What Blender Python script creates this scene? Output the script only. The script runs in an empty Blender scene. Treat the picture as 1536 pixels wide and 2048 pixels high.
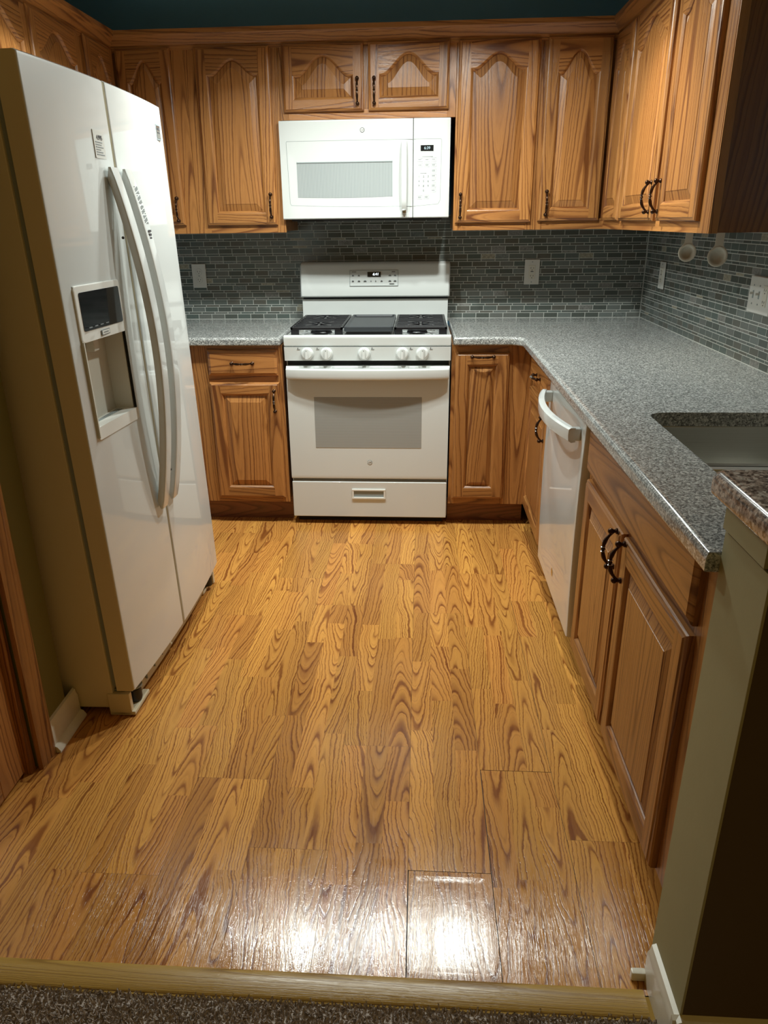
import bpy, bmesh, math, random
from mathutils import Vector, Matrix
R = math.radians
PI = math.pi
random.seed(7)
C = bpy.context.scene.collection
SC = bpy.context.scene

# ------------------------------------------------------------ camera
cam_d = bpy.data.cameras.new('camera')
cam = bpy.data.objects.new('camera', cam_d); C.objects.link(cam)
def set_camera(loc, yaw, pitch, roll, fpx, ppx, ppy):
    y, p, r = R(yaw), R(pitch), R(roll)
    f = Vector((math.sin(y)*math.cos(p), math.cos(y)*math.cos(p), math.sin(p)))
    r0 = f.cross(Vector((0, 0, 1))).normalized(); u0 = r0.cross(f)
    rt = r0*math.cos(r)+u0*math.sin(r); up = -r0*math.sin(r)+u0*math.cos(r)
    m = Matrix((rt, up, -f)).transposed().to_4x4(); m.translation = Vector(loc)
    cam.matrix_world = m
    cam_d.sensor_fit = 'VERTICAL'; cam_d.sensor_height = 32
    cam_d.lens = fpx*32/2048
    cam_d.shift_x = -ppx/2048; cam_d.shift_y = ppy/2048
    cam_d.clip_start = .02; cam_d.clip_end = 60
set_camera((.2451, -4.0068, 1.3952), -3.8032, -21.4835, -.726, 1471.918, -21.86, -2.525)
SC.camera = cam

# ------------------------------------------------------------ colour management, world
SC.view_settings.view_transform = 'Standard'; SC.view_settings.look = 'None'
SC.view_settings.gamma = 1; SC.view_settings.use_curve_mapping = False
SC.view_settings.exposure = 0.14
w = bpy.data.worlds.new('world'); SC.world = w; w.use_nodes = True
w.node_tree.nodes['Background'].inputs[0].default_value = (1.0, .60, .13, 1)
w.node_tree.nodes['Background'].inputs[1].default_value = .135

# ------------------------------------------------------------ lights (kitchen track heads; see the fixture below)
HEADS = [(-.88, -1.26), (-.38, -1.24), (.05, -1.12), (.46, -1.20)]
HEAD_Z = 2.2
HEAD_COL = (.94, 1.0, .95)
def area_light(name, loc, power, size, col, rot=(0, 0, 0), spread=180):
    l = bpy.data.lights.new(name, 'AREA'); l.shape = 'DISK'; l.size = size; l.energy = power; l.color = col
    l.spread = R(spread)
    o = bpy.data.objects.new(name, l); o.location = loc; o.rotation_euler = rot; C.objects.link(o); return o
for i, (hx, hy) in enumerate(HEADS):
    area_light('track_bulb', (hx, hy, HEAD_Z-.012), (1.6, 13, 11, 15.5)[i], .06, HEAD_COL, spread=(100, 150, 166, 166)[i])
# one head turned to the right hand cupboards
def spot(name, loc, target, power, col, size, blend, rad=.03):
    l = bpy.data.lights.new(name, 'SPOT'); l.energy = power; l.color = col; l.spot_size = R(size); l.spot_blend = blend
    l.shadow_soft_size = rad
    o = bpy.data.objects.new(name, l); o.location = loc
    o.rotation_euler = (Vector(target)-Vector(loc)).to_track_quat('-Z', 'Y').to_euler(); C.objects.link(o); return o
spot('track_spot', (.44, -1.02, 2.13), (1.05, -1.18, 1.60), 12, (1.0, .84, .52), 58, .7)
spot('track_spot', (.03, -1.10, 2.15), (-.02, -.50, 1.30), 2.2, (.80, 1.0, 1.0), 50, .8)

# ------------------------------------------------------------ node helpers
def mat_new(name):
    m = bpy.data.materials.new(name); m.use_nodes = True
    nt = m.node_tree; nt.nodes.clear()
    out = nt.nodes.new('ShaderNodeOutputMaterial'); b = nt.nodes.new('ShaderNodeBsdfPrincipled')
    nt.links.new(b.outputs[0], out.inputs[0])
    return m, nt, b, out
class N:
    def __init__(s, nt): s.nt = nt
    def put(s, sock, v):
        if isinstance(v, (int, float)): sock.default_value = v
        elif isinstance(v, tuple): sock.default_value = v if len(v) == len(sock.default_value) else v+(1,)
        else: s.nt.links.new(v, sock)
    def m(s, op, a, b=0., c=0.):
        n = s.nt.nodes.new('ShaderNodeMath'); n.operation = op
        s.put(n.inputs[0], a); s.put(n.inputs[1], b); s.put(n.inputs[2], c); return n.outputs[0]
    def noise(s, vec, scale, detail=3, rough=.5, dist=0.):
        n = s.nt.nodes.new('ShaderNodeTexNoise'); s.put(n.inputs['Vector'], vec)
        n.inputs['Scale'].default_value = scale; n.inputs['Detail'].default_value = detail
        n.inputs['Roughness'].default_value = rough; n.inputs['Distortion'].default_value = dist
        return n.outputs['Fac']
    def comb(s, x, y, z=0.):
        n = s.nt.nodes.new('ShaderNodeCombineXYZ'); s.put(n.inputs[0], x); s.put(n.inputs[1], y); s.put(n.inputs[2], z); return n.outputs[0]
    def ramp(s, f, stops, interp='LINEAR'):
        n = s.nt.nodes.new('ShaderNodeValToRGB'); s.put(n.inputs[0], f); cr = n.color_ramp; cr.interpolation = interp
        while len(cr.elements) < len(stops): cr.elements.new(.5)
        for e, (p, c) in zip(cr.elements, stops):
            e.position = p; e.color = (c if isinstance(c, tuple) else (c, c, c))+(1,)
        return n.outputs[0]
    def mix(s, f, a, b, mode='MIX'):
        n = s.nt.nodes.new('ShaderNodeMix'); n.data_type = 'RGBA'; n.blend_type = mode
        s.put(n.inputs[0], f); s.put(n.inputs[6], a); s.put(n.inputs[7], b); return n.outputs[2]
    def bump(s, h, strength, dist):
        n = s.nt.nodes.new('ShaderNodeBump'); n.inputs['Strength'].default_value = strength
        n.inputs['Distance'].default_value = dist; s.put(n.inputs['Height'], h); return n.outputs[0]
    def coord(s, k='Object'):
        n = s.nt.nodes.new('ShaderNodeTexCoord'); return n.outputs[k]
    def attr(s, name):
        n = s.nt.nodes.new('ShaderNodeAttribute'); n.attribute_name = name; return n.outputs['Fac']
    def sep(s, v):
        n = s.nt.nodes.new('ShaderNodeSeparateXYZ'); s.put(n.inputs[0], v); return n.outputs
    def pos(s):
        return s.nt.nodes.new('ShaderNodeNewGeometry').outputs['Position']

def plain(name, col, rough=.5, metal=0., coat=0., spec=.5, noise=None, bump=None, emit=None):
    m, nt, b, out = mat_new(name); n = N(nt)
    b.inputs['Base Color'].default_value = col+(1,); b.inputs['Roughness'].default_value = rough
    b.inputs['Metallic'].default_value = metal; b.inputs['Coat Weight'].default_value = coat
    b.inputs['Coat Roughness'].default_value = .04; b.inputs['Specular IOR Level'].default_value = spec
    if noise:   # (scale, amount)
        f = n.noise(n.coord(), noise[0], 4)
        c = n.mix(f, tuple(x*(1-noise[1]) for x in col), tuple(min(1, x*(1+noise[1])) for x in col))
        nt.links.new(c, b.inputs['Base Color'])
    if bump:    # (scale, strength, dist)
        nt.links.new(n.bump(n.noise(n.coord(), bump[0], 3), bump[1], bump[2]), b.inputs['Normal'])
    if emit:
        b.inputs['Emission Color'].default_value = emit[0]+(1,); b.inputs['Emission Strength'].default_value = emit[1]
    return m

def wood(name, light, mid, dark, freq=95., rough=.32, coat=.25, tint=.25, red=(.8, .42, .2), d0=.012, d1=.045, k0=.05, k1=.13, warp=.022, wet=False, bumpd=.0006, vs=1., jag=.7):
    """flat sawn oak: every board is a slice through a cone of growth rings"""
    m, nt, b, out = mat_new(name); n = N(nt)
    uv = n.sep(n.coord('UV')); u, v = uv[0], uv[1]
    s = n.attr('seed')
    wn = nt.nodes.new('ShaderNodeTexWhiteNoise'); wn.noise_dimensions = '1D'; n.put(wn.inputs['W'], s)
    rc = nt.nodes.new('ShaderNodeSeparateColor'); nt.links.new(wn.outputs['Color'], rc.inputs[0])
    r1, r2, r3 = rc.outputs[0], rc.outputs[1], rc.outputs[2]
    s13 = n.m('MULTIPLY', s, 37.7)
    w1 = n.noise(n.comb(n.m('MULTIPLY', u, 5.5), n.m('MULTIPLY', v, 2.6*vs), s13), 1., 2, .5)
    w2 = n.noise(n.comb(n.m('MULTIPLY', u, 26.), n.m('MULTIPLY', v, 5.*vs), s13), 1., 3, .55)
    du = n.m('ADD', n.m('MULTIPLY', n.m('SUBTRACT', w1, .5), warp*2.4), n.m('MULTIPLY', n.m('SUBTRACT', w2, .5), warp*.40))
    w3 = n.noise(n.comb(n.m('MULTIPLY', u, 95.), n.m('MULTIPLY', v, 26.*vs), s13), 1., 3, .6)
    du = n.m('ADD', du, n.m('MULTIPLY', n.m('SUBTRACT', w3, .5), .0065*jag))
    uu = n.m('ADD', n.m('SUBTRACT', u, n.m('MULTIPLY', n.m('SUBTRACT', r1, .5), .11)), du)
    d = n.m('ADD', d0, n.m('MULTIPLY', r2, d1-d0))
    rad = n.m('SQRT', n.m('ADD', n.m('MULTIPLY', uu, uu), n.m('MULTIPLY', d, d)))
    k = n.m('ADD', k0, n.m('MULTIPLY', r3, k1-k0))
    sg = n.m('SUBTRACT', n.m('MULTIPLY', n.m('GREATER_THAN', n.m('FRACT', n.m('MULTIPLY', r1, 7.3)), .5), 2.), 1.)
    t = n.m('ADD', rad, n.m('MULTIPLY', n.m('MULTIPLY', n.m('ADD', v, n.m('MULTIPLY', n.m('SUBTRACT', w1, .5), .12)), k), sg))
    t = n.m('ADD', t, n.m('MULTIPLY', r3, 3.1))
    tf = n.m('MULTIPLY', t, freq)
    irr = n.noise(n.comb(n.m('MULTIPLY', tf, .42), s13, 0.), 1., 2, .6)      # uneven yearly growth
    tf2 = n.m('ADD', tf, n.m('MULTIPLY', irr, 3.2))
    fr = n.m('FRACT', tf2)
    fine = n.ramp(n.m('FRACT', n.m('MULTIPLY', tf2, 3.)), [(0., .30), (.3, 0.), (.8, 0.), (1., .30)])
    lines = n.ramp(fr, [(0., 1.), (.07, .9), (.20, .45), (.38, .14), (.82, .0), (.93, .35), (1., 1.)])
    big = n.noise(n.comb(n.m('MULTIPLY', t, 21.), s13, 0.), 1., 2, .5)      # some rings darker than others
    big = n.ramp(n.noise(n.comb(n.m('MULTIPLY', tf2, .5), n.m('MULTIPLY', v, 1.5), s13), 1., 2, .5), [(.3, .55), (.62, 1.)])
    lines = n.m('MINIMUM', n.m('MULTIPLY', n.m('MULTIPLY', n.m('MAXIMUM', lines, fine), big), 1.3), 1.)
    pores = n.noise(n.comb(n.m('MULTIPLY', u, 620.), n.m('MULTIPLY', v, 22.), s13), 1., 2, .7)
    pores = n.ramp(pores, [(0., 0.), (.50, 0.), (.68, 1.)])
    col = n.mix(n.ramp(lines, [(0., 0.), (1., 1.)]), light, dark)
    midn = n.noise(n.comb(n.m('MULTIPLY', u, 60.), n.m('MULTIPLY', v, 2.), s13), 1., 2, .6)
    col = n.mix(n.m('MULTIPLY', n.ramp(midn, [(.35, 0.), (.7, 1.)]), .4), col, mid)
    col = n.mix(n.m('MULTIPLY', pores, n.m('ADD', .12, n.m('MULTIPLY', lines, .35))), col, dark)
    col = n.mix(n.m('MULTIPLY', r2, tint), col, n.mix(1., col, red, 'MULTIPLY'))
    val = n.m('ADD', .84, n.m('MULTIPLY', n.m('FRACT', n.m('MULTIPLY', r3, 5.7)), .30))
    col = n.mix(1., col, n.comb(val, val, val), 'MULTIPLY')
    nt.links.new(col, b.inputs['Base Color'])
    b.inputs['Coat Weight'].default_value = coat; b.inputs['Coat Roughness'].default_value = .3
    hgt = n.m('ADD', n.m('MULTIPLY', lines, -.6), n.m('MULTIPLY', pores, -.4))
    if wet:
        wa = n.attr('wet')
        brk = n.noise(n.comb(n.m('MULTIPLY', u, 75.), n.m('MULTIPLY', v, 14.), s13), 1., 4, .7)
        wa = n.m('MULTIPLY', wa, n.ramp(brk, [(.38, .15), (.54, 1.)]))
        smear = n.noise(n.comb(n.m('MULTIPLY', u, 30.), n.m('MULTIPLY', v, 6.), s13), 1., 4, .65)
        rg = n.m('ADD', rough, n.m('MULTIPLY', n.m('SUBTRACT', smear, .5), .14))
        rg = n.m('SUBTRACT', rg, n.m('MULTIPLY', wa, rough-.09))
        nt.links.new(n.m('MAXIMUM', rg, .075), b.inputs['Roughness'])
        # wiped on, not yet dry: long streaks, cross ripples and droplets
        st = n.noise(n.comb(n.m('MULTIPLY', u, 260.), n.m('MULTIPLY', v, 9.), 3.), 1., 3, .6)
        rip = n.noise(n.comb(n.m('MULTIPLY', u, 20.), n.m('MULTIPLY', v, 210.), 7.), 1., 3, .6)
        drp = n.noise(n.comb(u, v, 1.), 330., 2, .5)
        wh = n.m('ADD', n.m('MULTIPLY', st, 1.2), n.m('ADD', n.m('MULTIPLY', rip, .7), n.m('MULTIPLY', n.ramp(drp, [(.5, 0.), (.62, 1.)]), .9)))
        hgt = n.m('ADD', hgt, n.m('MULTIPLY', n.m('MULTIPLY', wh, .27), wa))
        b.inputs['Coat Weight'].default_value = 0
        nt.links.new(n.m('ADD', .38, n.m('MULTIPLY', wa, .18)), b.inputs['Specular IOR Level'])
    else:
        b.inputs['Roughness'].default_value = rough
    nt.links.new(n.bump(hgt, .55, bumpd), b.inputs['Normal'])
    return m

def granite(name, pal, scale=1.):
    m, nt, b, out = mat_new(name); n = N(nt); p = n.coord()
    v1 = nt.nodes.new('ShaderNodeTexVoronoi'); n.put(v1.inputs['Vector'], p); v1.inputs['Scale'].default_value = 190*scale
    sc = nt.nodes.new('ShaderNodeSeparateColor'); nt.links.new(v1.outputs['Color'], sc.inputs[0])
    c1 = n.ramp(sc.outputs[0], [(0., pal[0]), (.22, pal[1]), (.45, pal[2]), (.66, pal[3]), (.84, pal[4])], 'CONSTANT')
    nz = n.ramp(n.noise(p, 240*scale, 3, .6), [(.44, 0.), (.52, 1.)])
    c2 = n.mix(nz, pal[1], pal[3])
    col = n.mix(.42, c1, c2)
    blot = n.ramp(n.noise(p, 110*scale, 3, .6), [(.56, 0.), (.62, 1.)])
    col = n.mix(n.m('MULTIPLY', blot, .45), col, pal[0])
    nt.links.new(col, b.inputs['Base Color']); b.inputs['Roughness'].default_value = .17
    b.inputs['Coat Weight'].default_value = .3; b.inputs['Coat Roughness'].default_value = .05
    return m

M = {}
M['oak'] = wood('honey_oak', (.47, .215, .062), (.37, .155, .042), (.145, .046, .013), freq=80, tint=.35, red=(.84, .70, .66), d0=.02, d1=.06, k0=.018, k1=.055, warp=.011, coat=.15)
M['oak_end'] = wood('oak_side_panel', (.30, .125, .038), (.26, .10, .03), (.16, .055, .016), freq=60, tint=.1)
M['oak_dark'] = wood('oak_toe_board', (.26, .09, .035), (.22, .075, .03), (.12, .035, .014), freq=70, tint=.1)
M['floor'] = wood('laminate_floor', (.70, .350, .078), (.56, .250, .055), (.22, .070, .016), jag=1.2, freq=130, rough=.19, tint=.6, red=(.70, .56, .62), d0=.010, d1=.040, k0=.03, k1=.11, warp=.019, wet=True, bumpd=.00035, coat=0, vs=1.6)
M['strip'] = wood('pale_oak_strip', (.44, .28, .065), (.37, .22, .05), (.24, .135, .03), warp=.003, freq=420, tint=.0, rough=.3, d0=.05, d1=.06, k0=.005, k1=.01)
M['granite'] = granite('grey_granite', [(.035, .04, .042), (.15, .16, .16), (.30, .31, .30), (.52, .535, .515), (.72, .735, .71)], 1.35)
M['granite_bar'] = granite('brown_grey_granite', [(.03, .025, .022), (.13, .10, .085), (.30, .24, .20), (.50, .42, .36), (.66, .62, .56)], .8)
M['white'] = plain('appliance_white', (.66, .69, .675), .35, coat=.9)
M['white'].node_tree.nodes['Principled BSDF'].inputs['Coat Roughness'].default_value = .025
M['white_side_warm_lit'] = plain('appliance_side_warm_lit', (.72, .64, .46), .45, bump=(500, .1, .0004))  # white appliance sides; warm living room light is tinted into the colour
M['white_flat'] = plain('soft_white_plastic', (.78, .79, .75), .35)
M['line'] = plain('grey_gap_line', (.28, .32, .32), .6)
M['black_gap'] = plain('black_recess', (.012, .012, .012), .7)
M['black_gloss'] = plain('black_glass', (.012, .014, .016), .08, coat=.4)
M['iron'] = plain('black_cast_iron', (.009, .009, .011), .34, bump=(900, .3, .0004))
M['griddle'] = plain('griddle_nonstick', (.035, .04, .045), .38, bump=(1200, .2, .0003))
M['bronze'] = plain('oil_rubbed_bronze', (.055, .028, .016), .28, metal=.85)
M['chrome'] = plain('chrome_metal', (.55, .55, .54), .2, metal=1)
M['print'] = plain('grey_print', (.22, .25, .26), .6)
M['print_dark'] = plain('dark_print', (.06, .06, .065), .6)
M['glow'] = plain('display_digits', (.9, .95, 1.), .5, emit=((.85, .95, 1.), 2.2))
M['glow_dim'] = plain('dim_display_digits', (.4, .5, .55), .5, emit=((.4, .6, .7), .35))
M['teal'] = plain('teal_wall_paint', (.12, .33, .52), .6, bump=(180, .12, .001))
M['olive'] = plain('olive_wall_paint', (.19, .17, .045), .7, bump=(180, .12, .001))
M['sage'] = plain('sage_wall_paint', (.36, .34, .19), .65, noise=(9, .08), bump=(120, .15, .001))
M['brown'] = plain('dark_brown_wall_paint', (.085, .055, .022), .7, bump=(160, .1, .001))
M['ceil'] = plain('ceiling_paint', (.55, .54, .50), .8, bump=(90, .3, .002))
M['trim'] = plain('white_gloss_trim', (.76, .73, .62), .25, noise=(30, .08))
M['cream'] = plain('cream_plastic', (.62, .60, .52), .35)
M['plate'] = plain('outlet_plastic', (.62, .62, .58), .35)
M['grout'] = plain('grey_grout', (.50, .515, .48), .8, bump=(600, .3, .0005))
M['rubber'] = plain('black_rubber', (.01, .01, .012), .4)
M['bulb'] = plain('lamp_lens', (.9, .9, .88), .4)

def tile_mat():
    m, nt, b, out = mat_new('mosaic_tile'); n = N(nt); s = n.attr('seed')
    wn = nt.nodes.new('ShaderNodeTexWhiteNoise'); wn.noise_dimensions = '1D'; n.put(wn.inputs['W'], s)
    rc = nt.nodes.new('ShaderNodeSeparateColor'); nt.links.new(wn.outputs['Color'], rc.inputs[0])
    c = n.ramp(rc.outputs[0], [(0., (.085, .098, .088)), (.2, (.115, .135, .125)), (.4, (.095, .12, .11)), (.55, (.14, .15, .138)), (.7, (.11, .11, .095)), (.82, (.15, .17, .16)), (.93, (.20, .20, .185)), (.975, (.30, .28, .21))], 'CONSTANT')
    mott = n.noise(n.coord(), 160, 4, .7)
    stone = n.m('GREATER_THAN', rc.outputs[0], .91)
    amt = n.m('ADD', .12, n.m('MULTIPLY', stone, .75))
    c = n.mix(amt, c, n.mix(1., c, n.ramp(mott, [(.3, .35), (.7, 1.5)]), 'MULTIPLY'))
    nt.links.new(c, b.inputs['Base Color'])
    nt.links.new(n.m('ADD', .16, n.m('MULTIPLY', stone, .35)), b.inputs['Roughness'])
    return m
M['tile'] = tile_mat()

def steel_mat():
    m, nt, b, out = mat_new('brushed_steel'); n = N(nt); q = n.sep(n.coord())
    f = n.noise(n.comb(n.m('MULTIPLY', q[0], 4.), n.m('MULTIPLY', q[1], 4.), n.m('MULTIPLY', q[2], 900.)), 1., 2)
    nt.links.new(n.mix(f, (.50, .49, .44), (.66, .65, .60)), b.inputs['Base Color'])
    b.inputs['Metallic'].default_value = 1; nt.links.new(n.m('ADD', .24, n.m('MULTIPLY', f, .14)), b.inputs['Roughness'])
    b.inputs['Anisotropic'].default_value = .6
    return m
M['steel'] = steel_mat()

def mesh_window(name, axis, freq, a, bcol, rough=.22):
    m, nt, b, out = mat_new(name); n = N(nt); q = n.sep(n.coord())
    f = n.m('FRACT', n.m('MULTIPLY', q[axis], freq))
    g = n.ramp(f, [(0., 0.), (.45, 1.), (.9, 0.)])
    nt.links.new(n.mix(g, a, bcol), b.inputs['Base Color']); b.inputs['Roughness'].default_value = rough
    b.inputs['Coat Weight'].default_value = .6; b.inputs['Coat Roughness'].default_value = .05
    return m
M['oven_win'] = mesh_window('oven_window_lines', 2, 170, (.27, .28, .27), (.37, .38, .36))
M['micro_win'] = mesh_window('microwave_window_screen', 0, 150, (.27, .30, .30), (.46, .50, .50))

def carpet_mat():
    m, nt, b, out = mat_new('brown_carpet'); n = N(nt); p = n.pos()
    f = n.noise(p, 150, 3, .7)
    nt.links.new(n.ramp(f, [(.3, (.34, .28, .23)), (.55, (.62, .54, .47)), (.75, (.85, .78, .70))]), b.inputs['Base Color'])
    b.inputs['Roughness'].default_value = .95
    nt.links.new(n.bump(n.noise(p, 260, 3, .7), .9, .004), b.inputs['Normal'])
    return m
M['carpet'] = carpet_mat()

def film_mat():
    m, nt, b, out = mat_new('water_film'); n = N(nt)
    nt.nodes.remove(b)
    tr = nt.nodes.new('ShaderNodeBsdfTransparent'); gl = nt.nodes.new('ShaderNodeBsdfGlossy')
    gl.inputs['Roughness'].default_value = .1
    fr = nt.nodes.new('ShaderNodeFresnel'); fr.inputs['IOR'].default_value = 1.5
    q = n.sep(n.pos())
    rip = n.noise(n.comb(n.m('MULTIPLY', q[0], 60.), n.m('MULTIPLY', q[1], 60.), 0.), 1., 4, .65, 2.5)
    fine = n.noise(n.pos(), 420, 2, .5)
    bm_ = n.bump(n.m('ADD', rip, n.m('MULTIPLY', fine, .2)), .45, .0004)
    nt.links.new(bm_, gl.inputs['Normal']); nt.links.new(bm_, fr.inputs['Normal'])
    mx = nt.nodes.new('ShaderNodeMixShader')
    nt.links.new(n.m('MINIMUM', n.m('MULTIPLY', fr.outputs[0], .26), 1.), mx.inputs[0])
    nt.links.new(tr.outputs[0], mx.inputs[1]); nt.links.new(gl.outputs[0], mx.inputs[2])
    nt.links.new(mx.outputs[0], out.inputs[0])
    return m
M['film'] = film_mat()

# ------------------------------------------------------------ mesh helpers
_seed = [1.]
def sd():
    _seed[0] += 1.; return _seed[0]*.7137 % 97.3
class MB:
    def __init__(s):
        s.bm = bmesh.new(); s.uv = s.bm.loops.layers.uv.new('UVMap'); s.sl = s.bm.faces.layers.float.new('seed')
        s.wl = s.bm.faces.layers.float.new('wet'); s.mats = []
    def mi(s, mat):
        if mat not in s.mats: s.mats.append(mat)
        return s.mats.index(mat)
    def face(s, cos, mat, seed=0., uvs=None, wet=0.):
        vs = [s.bm.verts.new(c) for c in cos]; f = s.bm.faces.new(vs); f.material_index = s.mi(mat); f[s.sl] = seed; f[s.wl] = wet
        if uvs:
            for l, q in zip(f.loops, uvs): l[s.uv].uv = q
        return f
    def mark(s, faces, mat, grain=2, seed=0., c=None, wet=0.):
        mi = s.mi(mat)
        faces = list(faces)
        for f in faces: f.normal_update()
        if c is None:
            vs = [v.co for f in faces for v in f.verts]
            c = Vector([(min(v[i] for v in vs)+max(v[i] for v in vs))/2 for i in range(3)])
        for f in faces:
            f.material_index = mi; f[s.sl] = seed; f[s.wl] = wet; f.smooth = True
            a = [abs(x) for x in f.normal]; dom = a.index(max(a))
            if dom == grain: ax = [i for i in range(3) if i != grain]; ui, vi = ax
            else: vi = grain; ui = [i for i in range(3) if i not in (grain, dom)][0]
            for l in f.loops: l[s.uv].uv = (l.vert.co[ui]-c[ui], l.vert.co[vi]-c[vi])
    def box(s, x0, x1, y0, y1, z0, z1, mat, bev=0., seg=2, grain=2, seed=None, rot=None):
        n0 = len(s.bm.faces)
        t = bmesh.new(); bmesh.ops.create_cube(t, size=1)
        for v in t.verts: v.co = Vector(((x0+x1)/2+v.co.x*(x1-x0), (y0+y1)/2+v.co.y*(y1-y0), (z0+z1)/2+v.co.z*(z1-z0)))
        if bev: bmesh.ops.bevel(t, geom=list(t.edges), offset=bev, offset_type='OFFSET', segments=seg, profile=.5, affect='EDGES')
        s.merge(t, mat, grain, seed, rot)
    def merge(s, t, mat, grain=2, seed=None, rot=None):
        mp = {}
        for v in t.verts: mp[v] = s.bm.verts.new(v.co)
        nf = []
        for f in t.faces: nf.append(s.bm.faces.new([mp[v] for v in f.verts]))
        for f in nf: f.normal_update()
        s.mark(nf, mat, grain, sd() if seed is None else seed)
        if rot is not None:
            for v in mp.values(): v.co = rot @ v.co
        t.free(); return nf
    def rings(s, rings, mat, closed=True, cap0=False, cap1=False, grain=2, seed=None):
        vr = [[s.bm.verts.new(c) for c in r] for r in rings]; fs = []
        n = len(vr[0])
        for a, b in zip(vr, vr[1:]):
            for i in range(n if closed else n-1):
                j = (i+1) % n
                fs.append(s.bm.faces.new((a[i], a[j], b[j], b[i])))
        if cap0: fs.append(s.bm.faces.new(vr[0][::-1]))
        if cap1: fs.append(s.bm.faces.new(vr[-1]))
        s.mark(fs, mat, grain, sd() if seed is None else seed)
        return fs
    def tube(s, pts, rad, mat, n=10, flat=(1, 1), upv=None, cap=True, grain=2):
        P = [Vector(p) for p in pts]
        if not isinstance(rad, (list, tuple)): rad = [rad]*len(P)
        up = Vector(upv) if upv else None; rings = []
        for i, p in enumerate(P):
            t = (P[min(i+1, len(P)-1)]-P[max(i-1, 0)]).normalized()
            if up is None: up = Vector((0, 0, 1)) if abs(t.z) < .9 else Vector((1, 0, 0))
            a = t.cross(up).normalized(); b = a.cross(t).normalized()
            rings.append([p+a*math.cos(2*PI*k/n)*rad[i]*flat[0]+b*math.sin(2*PI*k/n)*rad[i]*flat[1] for k in range(n)])
        return s.rings(rings, mat, True, cap, cap, grain)
    def lathe(s, prof, mat, mtx=None, n=24, cap0=True, cap1=True):
        rr = [[Vector((r*math.cos(2*PI*k/n), r*math.sin(2*PI*k/n), z)) for k in range(n)] for r, z in prof]
        if mtx is not None: rr = [[mtx @ v for v in r] for r in rr]
        return s.rings(rr, mat, True, cap0, cap1)
    def done(s, name, parent=None, loc=None, angle=35, fix=True, wn=True):
        if fix: bmesh.ops.recalc_face_normals(s.bm, faces=s.bm.faces)
        me = bpy.data.meshes.new(name); s.bm.to_mesh(me); s.bm.free()
        for m in s.mats: me.materials.append(M[m])
        for p in me.polygons: p.use_smooth = True
        me.set_sharp_from_angle(angle=R(angle))
        o = bpy.data.objects.new(name, me); C.objects.link(o)
        if wn and len(me.polygons) < 20000:
            md = o.modifiers.new('weighted_normals', 'WEIGHTED_NORMAL'); md.keep_sharp = True; md.weight = 80
        if parent: o.parent = parent
        if loc: o.location = loc
        return o
def thing(name, label, cat, loc=(0, 0, 0), rz=0., group=None):
    o = bpy.data.objects.new(name, None); C.objects.link(o); o.location = loc; o.rotation_euler = (0, 0, rz)
    o.empty_display_size = .1; o['label'] = label; o['category'] = cat
    if group: o['group'] = group
    return o
def tag(o, label, cat, group=None, kind=None):
    o['label'] = label; o['category'] = cat
    if group: o['group'] = group
    if kind: o['kind'] = kind
    return o
def struct(o, label=None, cat=None):
    o['kind'] = 'structure'
    if label: o['label'] = label
    if cat: o['category'] = cat
    return o
def AX(loc, d, up=(0, 0, 1)):
    """matrix taking +Z to direction d, moved to loc"""
    return Matrix.Translation(Vector(loc)) @ Vector(d).to_track_quat('Z', 'Y').to_matrix().to_4x4()
def text(name, body, size, loc, parent, mat, rot=(PI/2, 0, 0), align='CENTER', depth=.0003, shear=0.):
    c = bpy.data.curves.new(name, 'FONT'); c.body = body; c.size = size; c.extrude = depth; c.align_x = align; c.align_y = 'CENTER'
    c.shear = shear; c.materials.append(M[mat])
    tmp = bpy.data.objects.new('tmp', c)
    me = bpy.data.meshes.new_from_object(tmp); me.name = name; bpy.data.objects.remove(tmp)
    if not me.materials: me.materials.append(M[mat])
    o = bpy.data.objects.new(name, me); C.objects.link(o); o.parent = parent; o.location = loc; o.rotation_euler = rot
    return o

# ------------------------------------------------------------ room shell
XW = 1.382          # right wall
b = MB(); b.box(-1.6, 1.6, -.005+.005, .12, .0, 2.6, 'teal'); struct(b.done('wall_back'), 'teal painted back wall above the oak cupboards', 'wall')
b = MB(); b.box(XW, XW+.12, -2.94, 0., 0, 2.6, 'teal'); struct(b.done('wall_right'), 'right hand kitchen wall behind the mosaic tiles', 'wall')
b = MB(); b.box(-1.60, -1.48, -2.25, 0, 0, 2.6, 'teal'); struct(b.done('wall_left'), 'left hand wall behind the refrigerator', 'wall')
# pantry wall beside the refrigerator (with the doorway)
b = MB()
b.box(-1.6, -.79, -2.31, -2.25, 0, 2.6, 'olive')
b.box(-.87, -.79, -2.43, -2.31, 0, 2.6, 'olive')
b.box(-.87, -.79, -3.30, -2.43, 2.08, 2.6, 'olive')
b.box(-.87, -.79, -4.4, -3.30, 0, 2.6, 'olive')
struct(b.done('wall_pantry'), 'dark olive wall between refrigerator and brown door', 'wall')
b = MB(); b.box(-1.6, 1.6, -2.6, .1, 2.6, 2.7, 'ceil'); struct(b.done('ceiling'), 'kitchen ceiling above the cupboards', 'ceiling')
# half wall carrying the raised bar
b = MB(); b.box(.716, 2.3, -3.099, -2.945, 0, .99, 'brown'); b.box(.712, .7165, -3.10, -2.944, 0, .95, 'sage', bev=.001)
b.box(.707, .7165, -3.088, -2.944, .955, .99, 'sage', bev=.001)
struct(b.done('wall_half'), 'half wall end painted sage green under the raised bar', 'wall')

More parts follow.
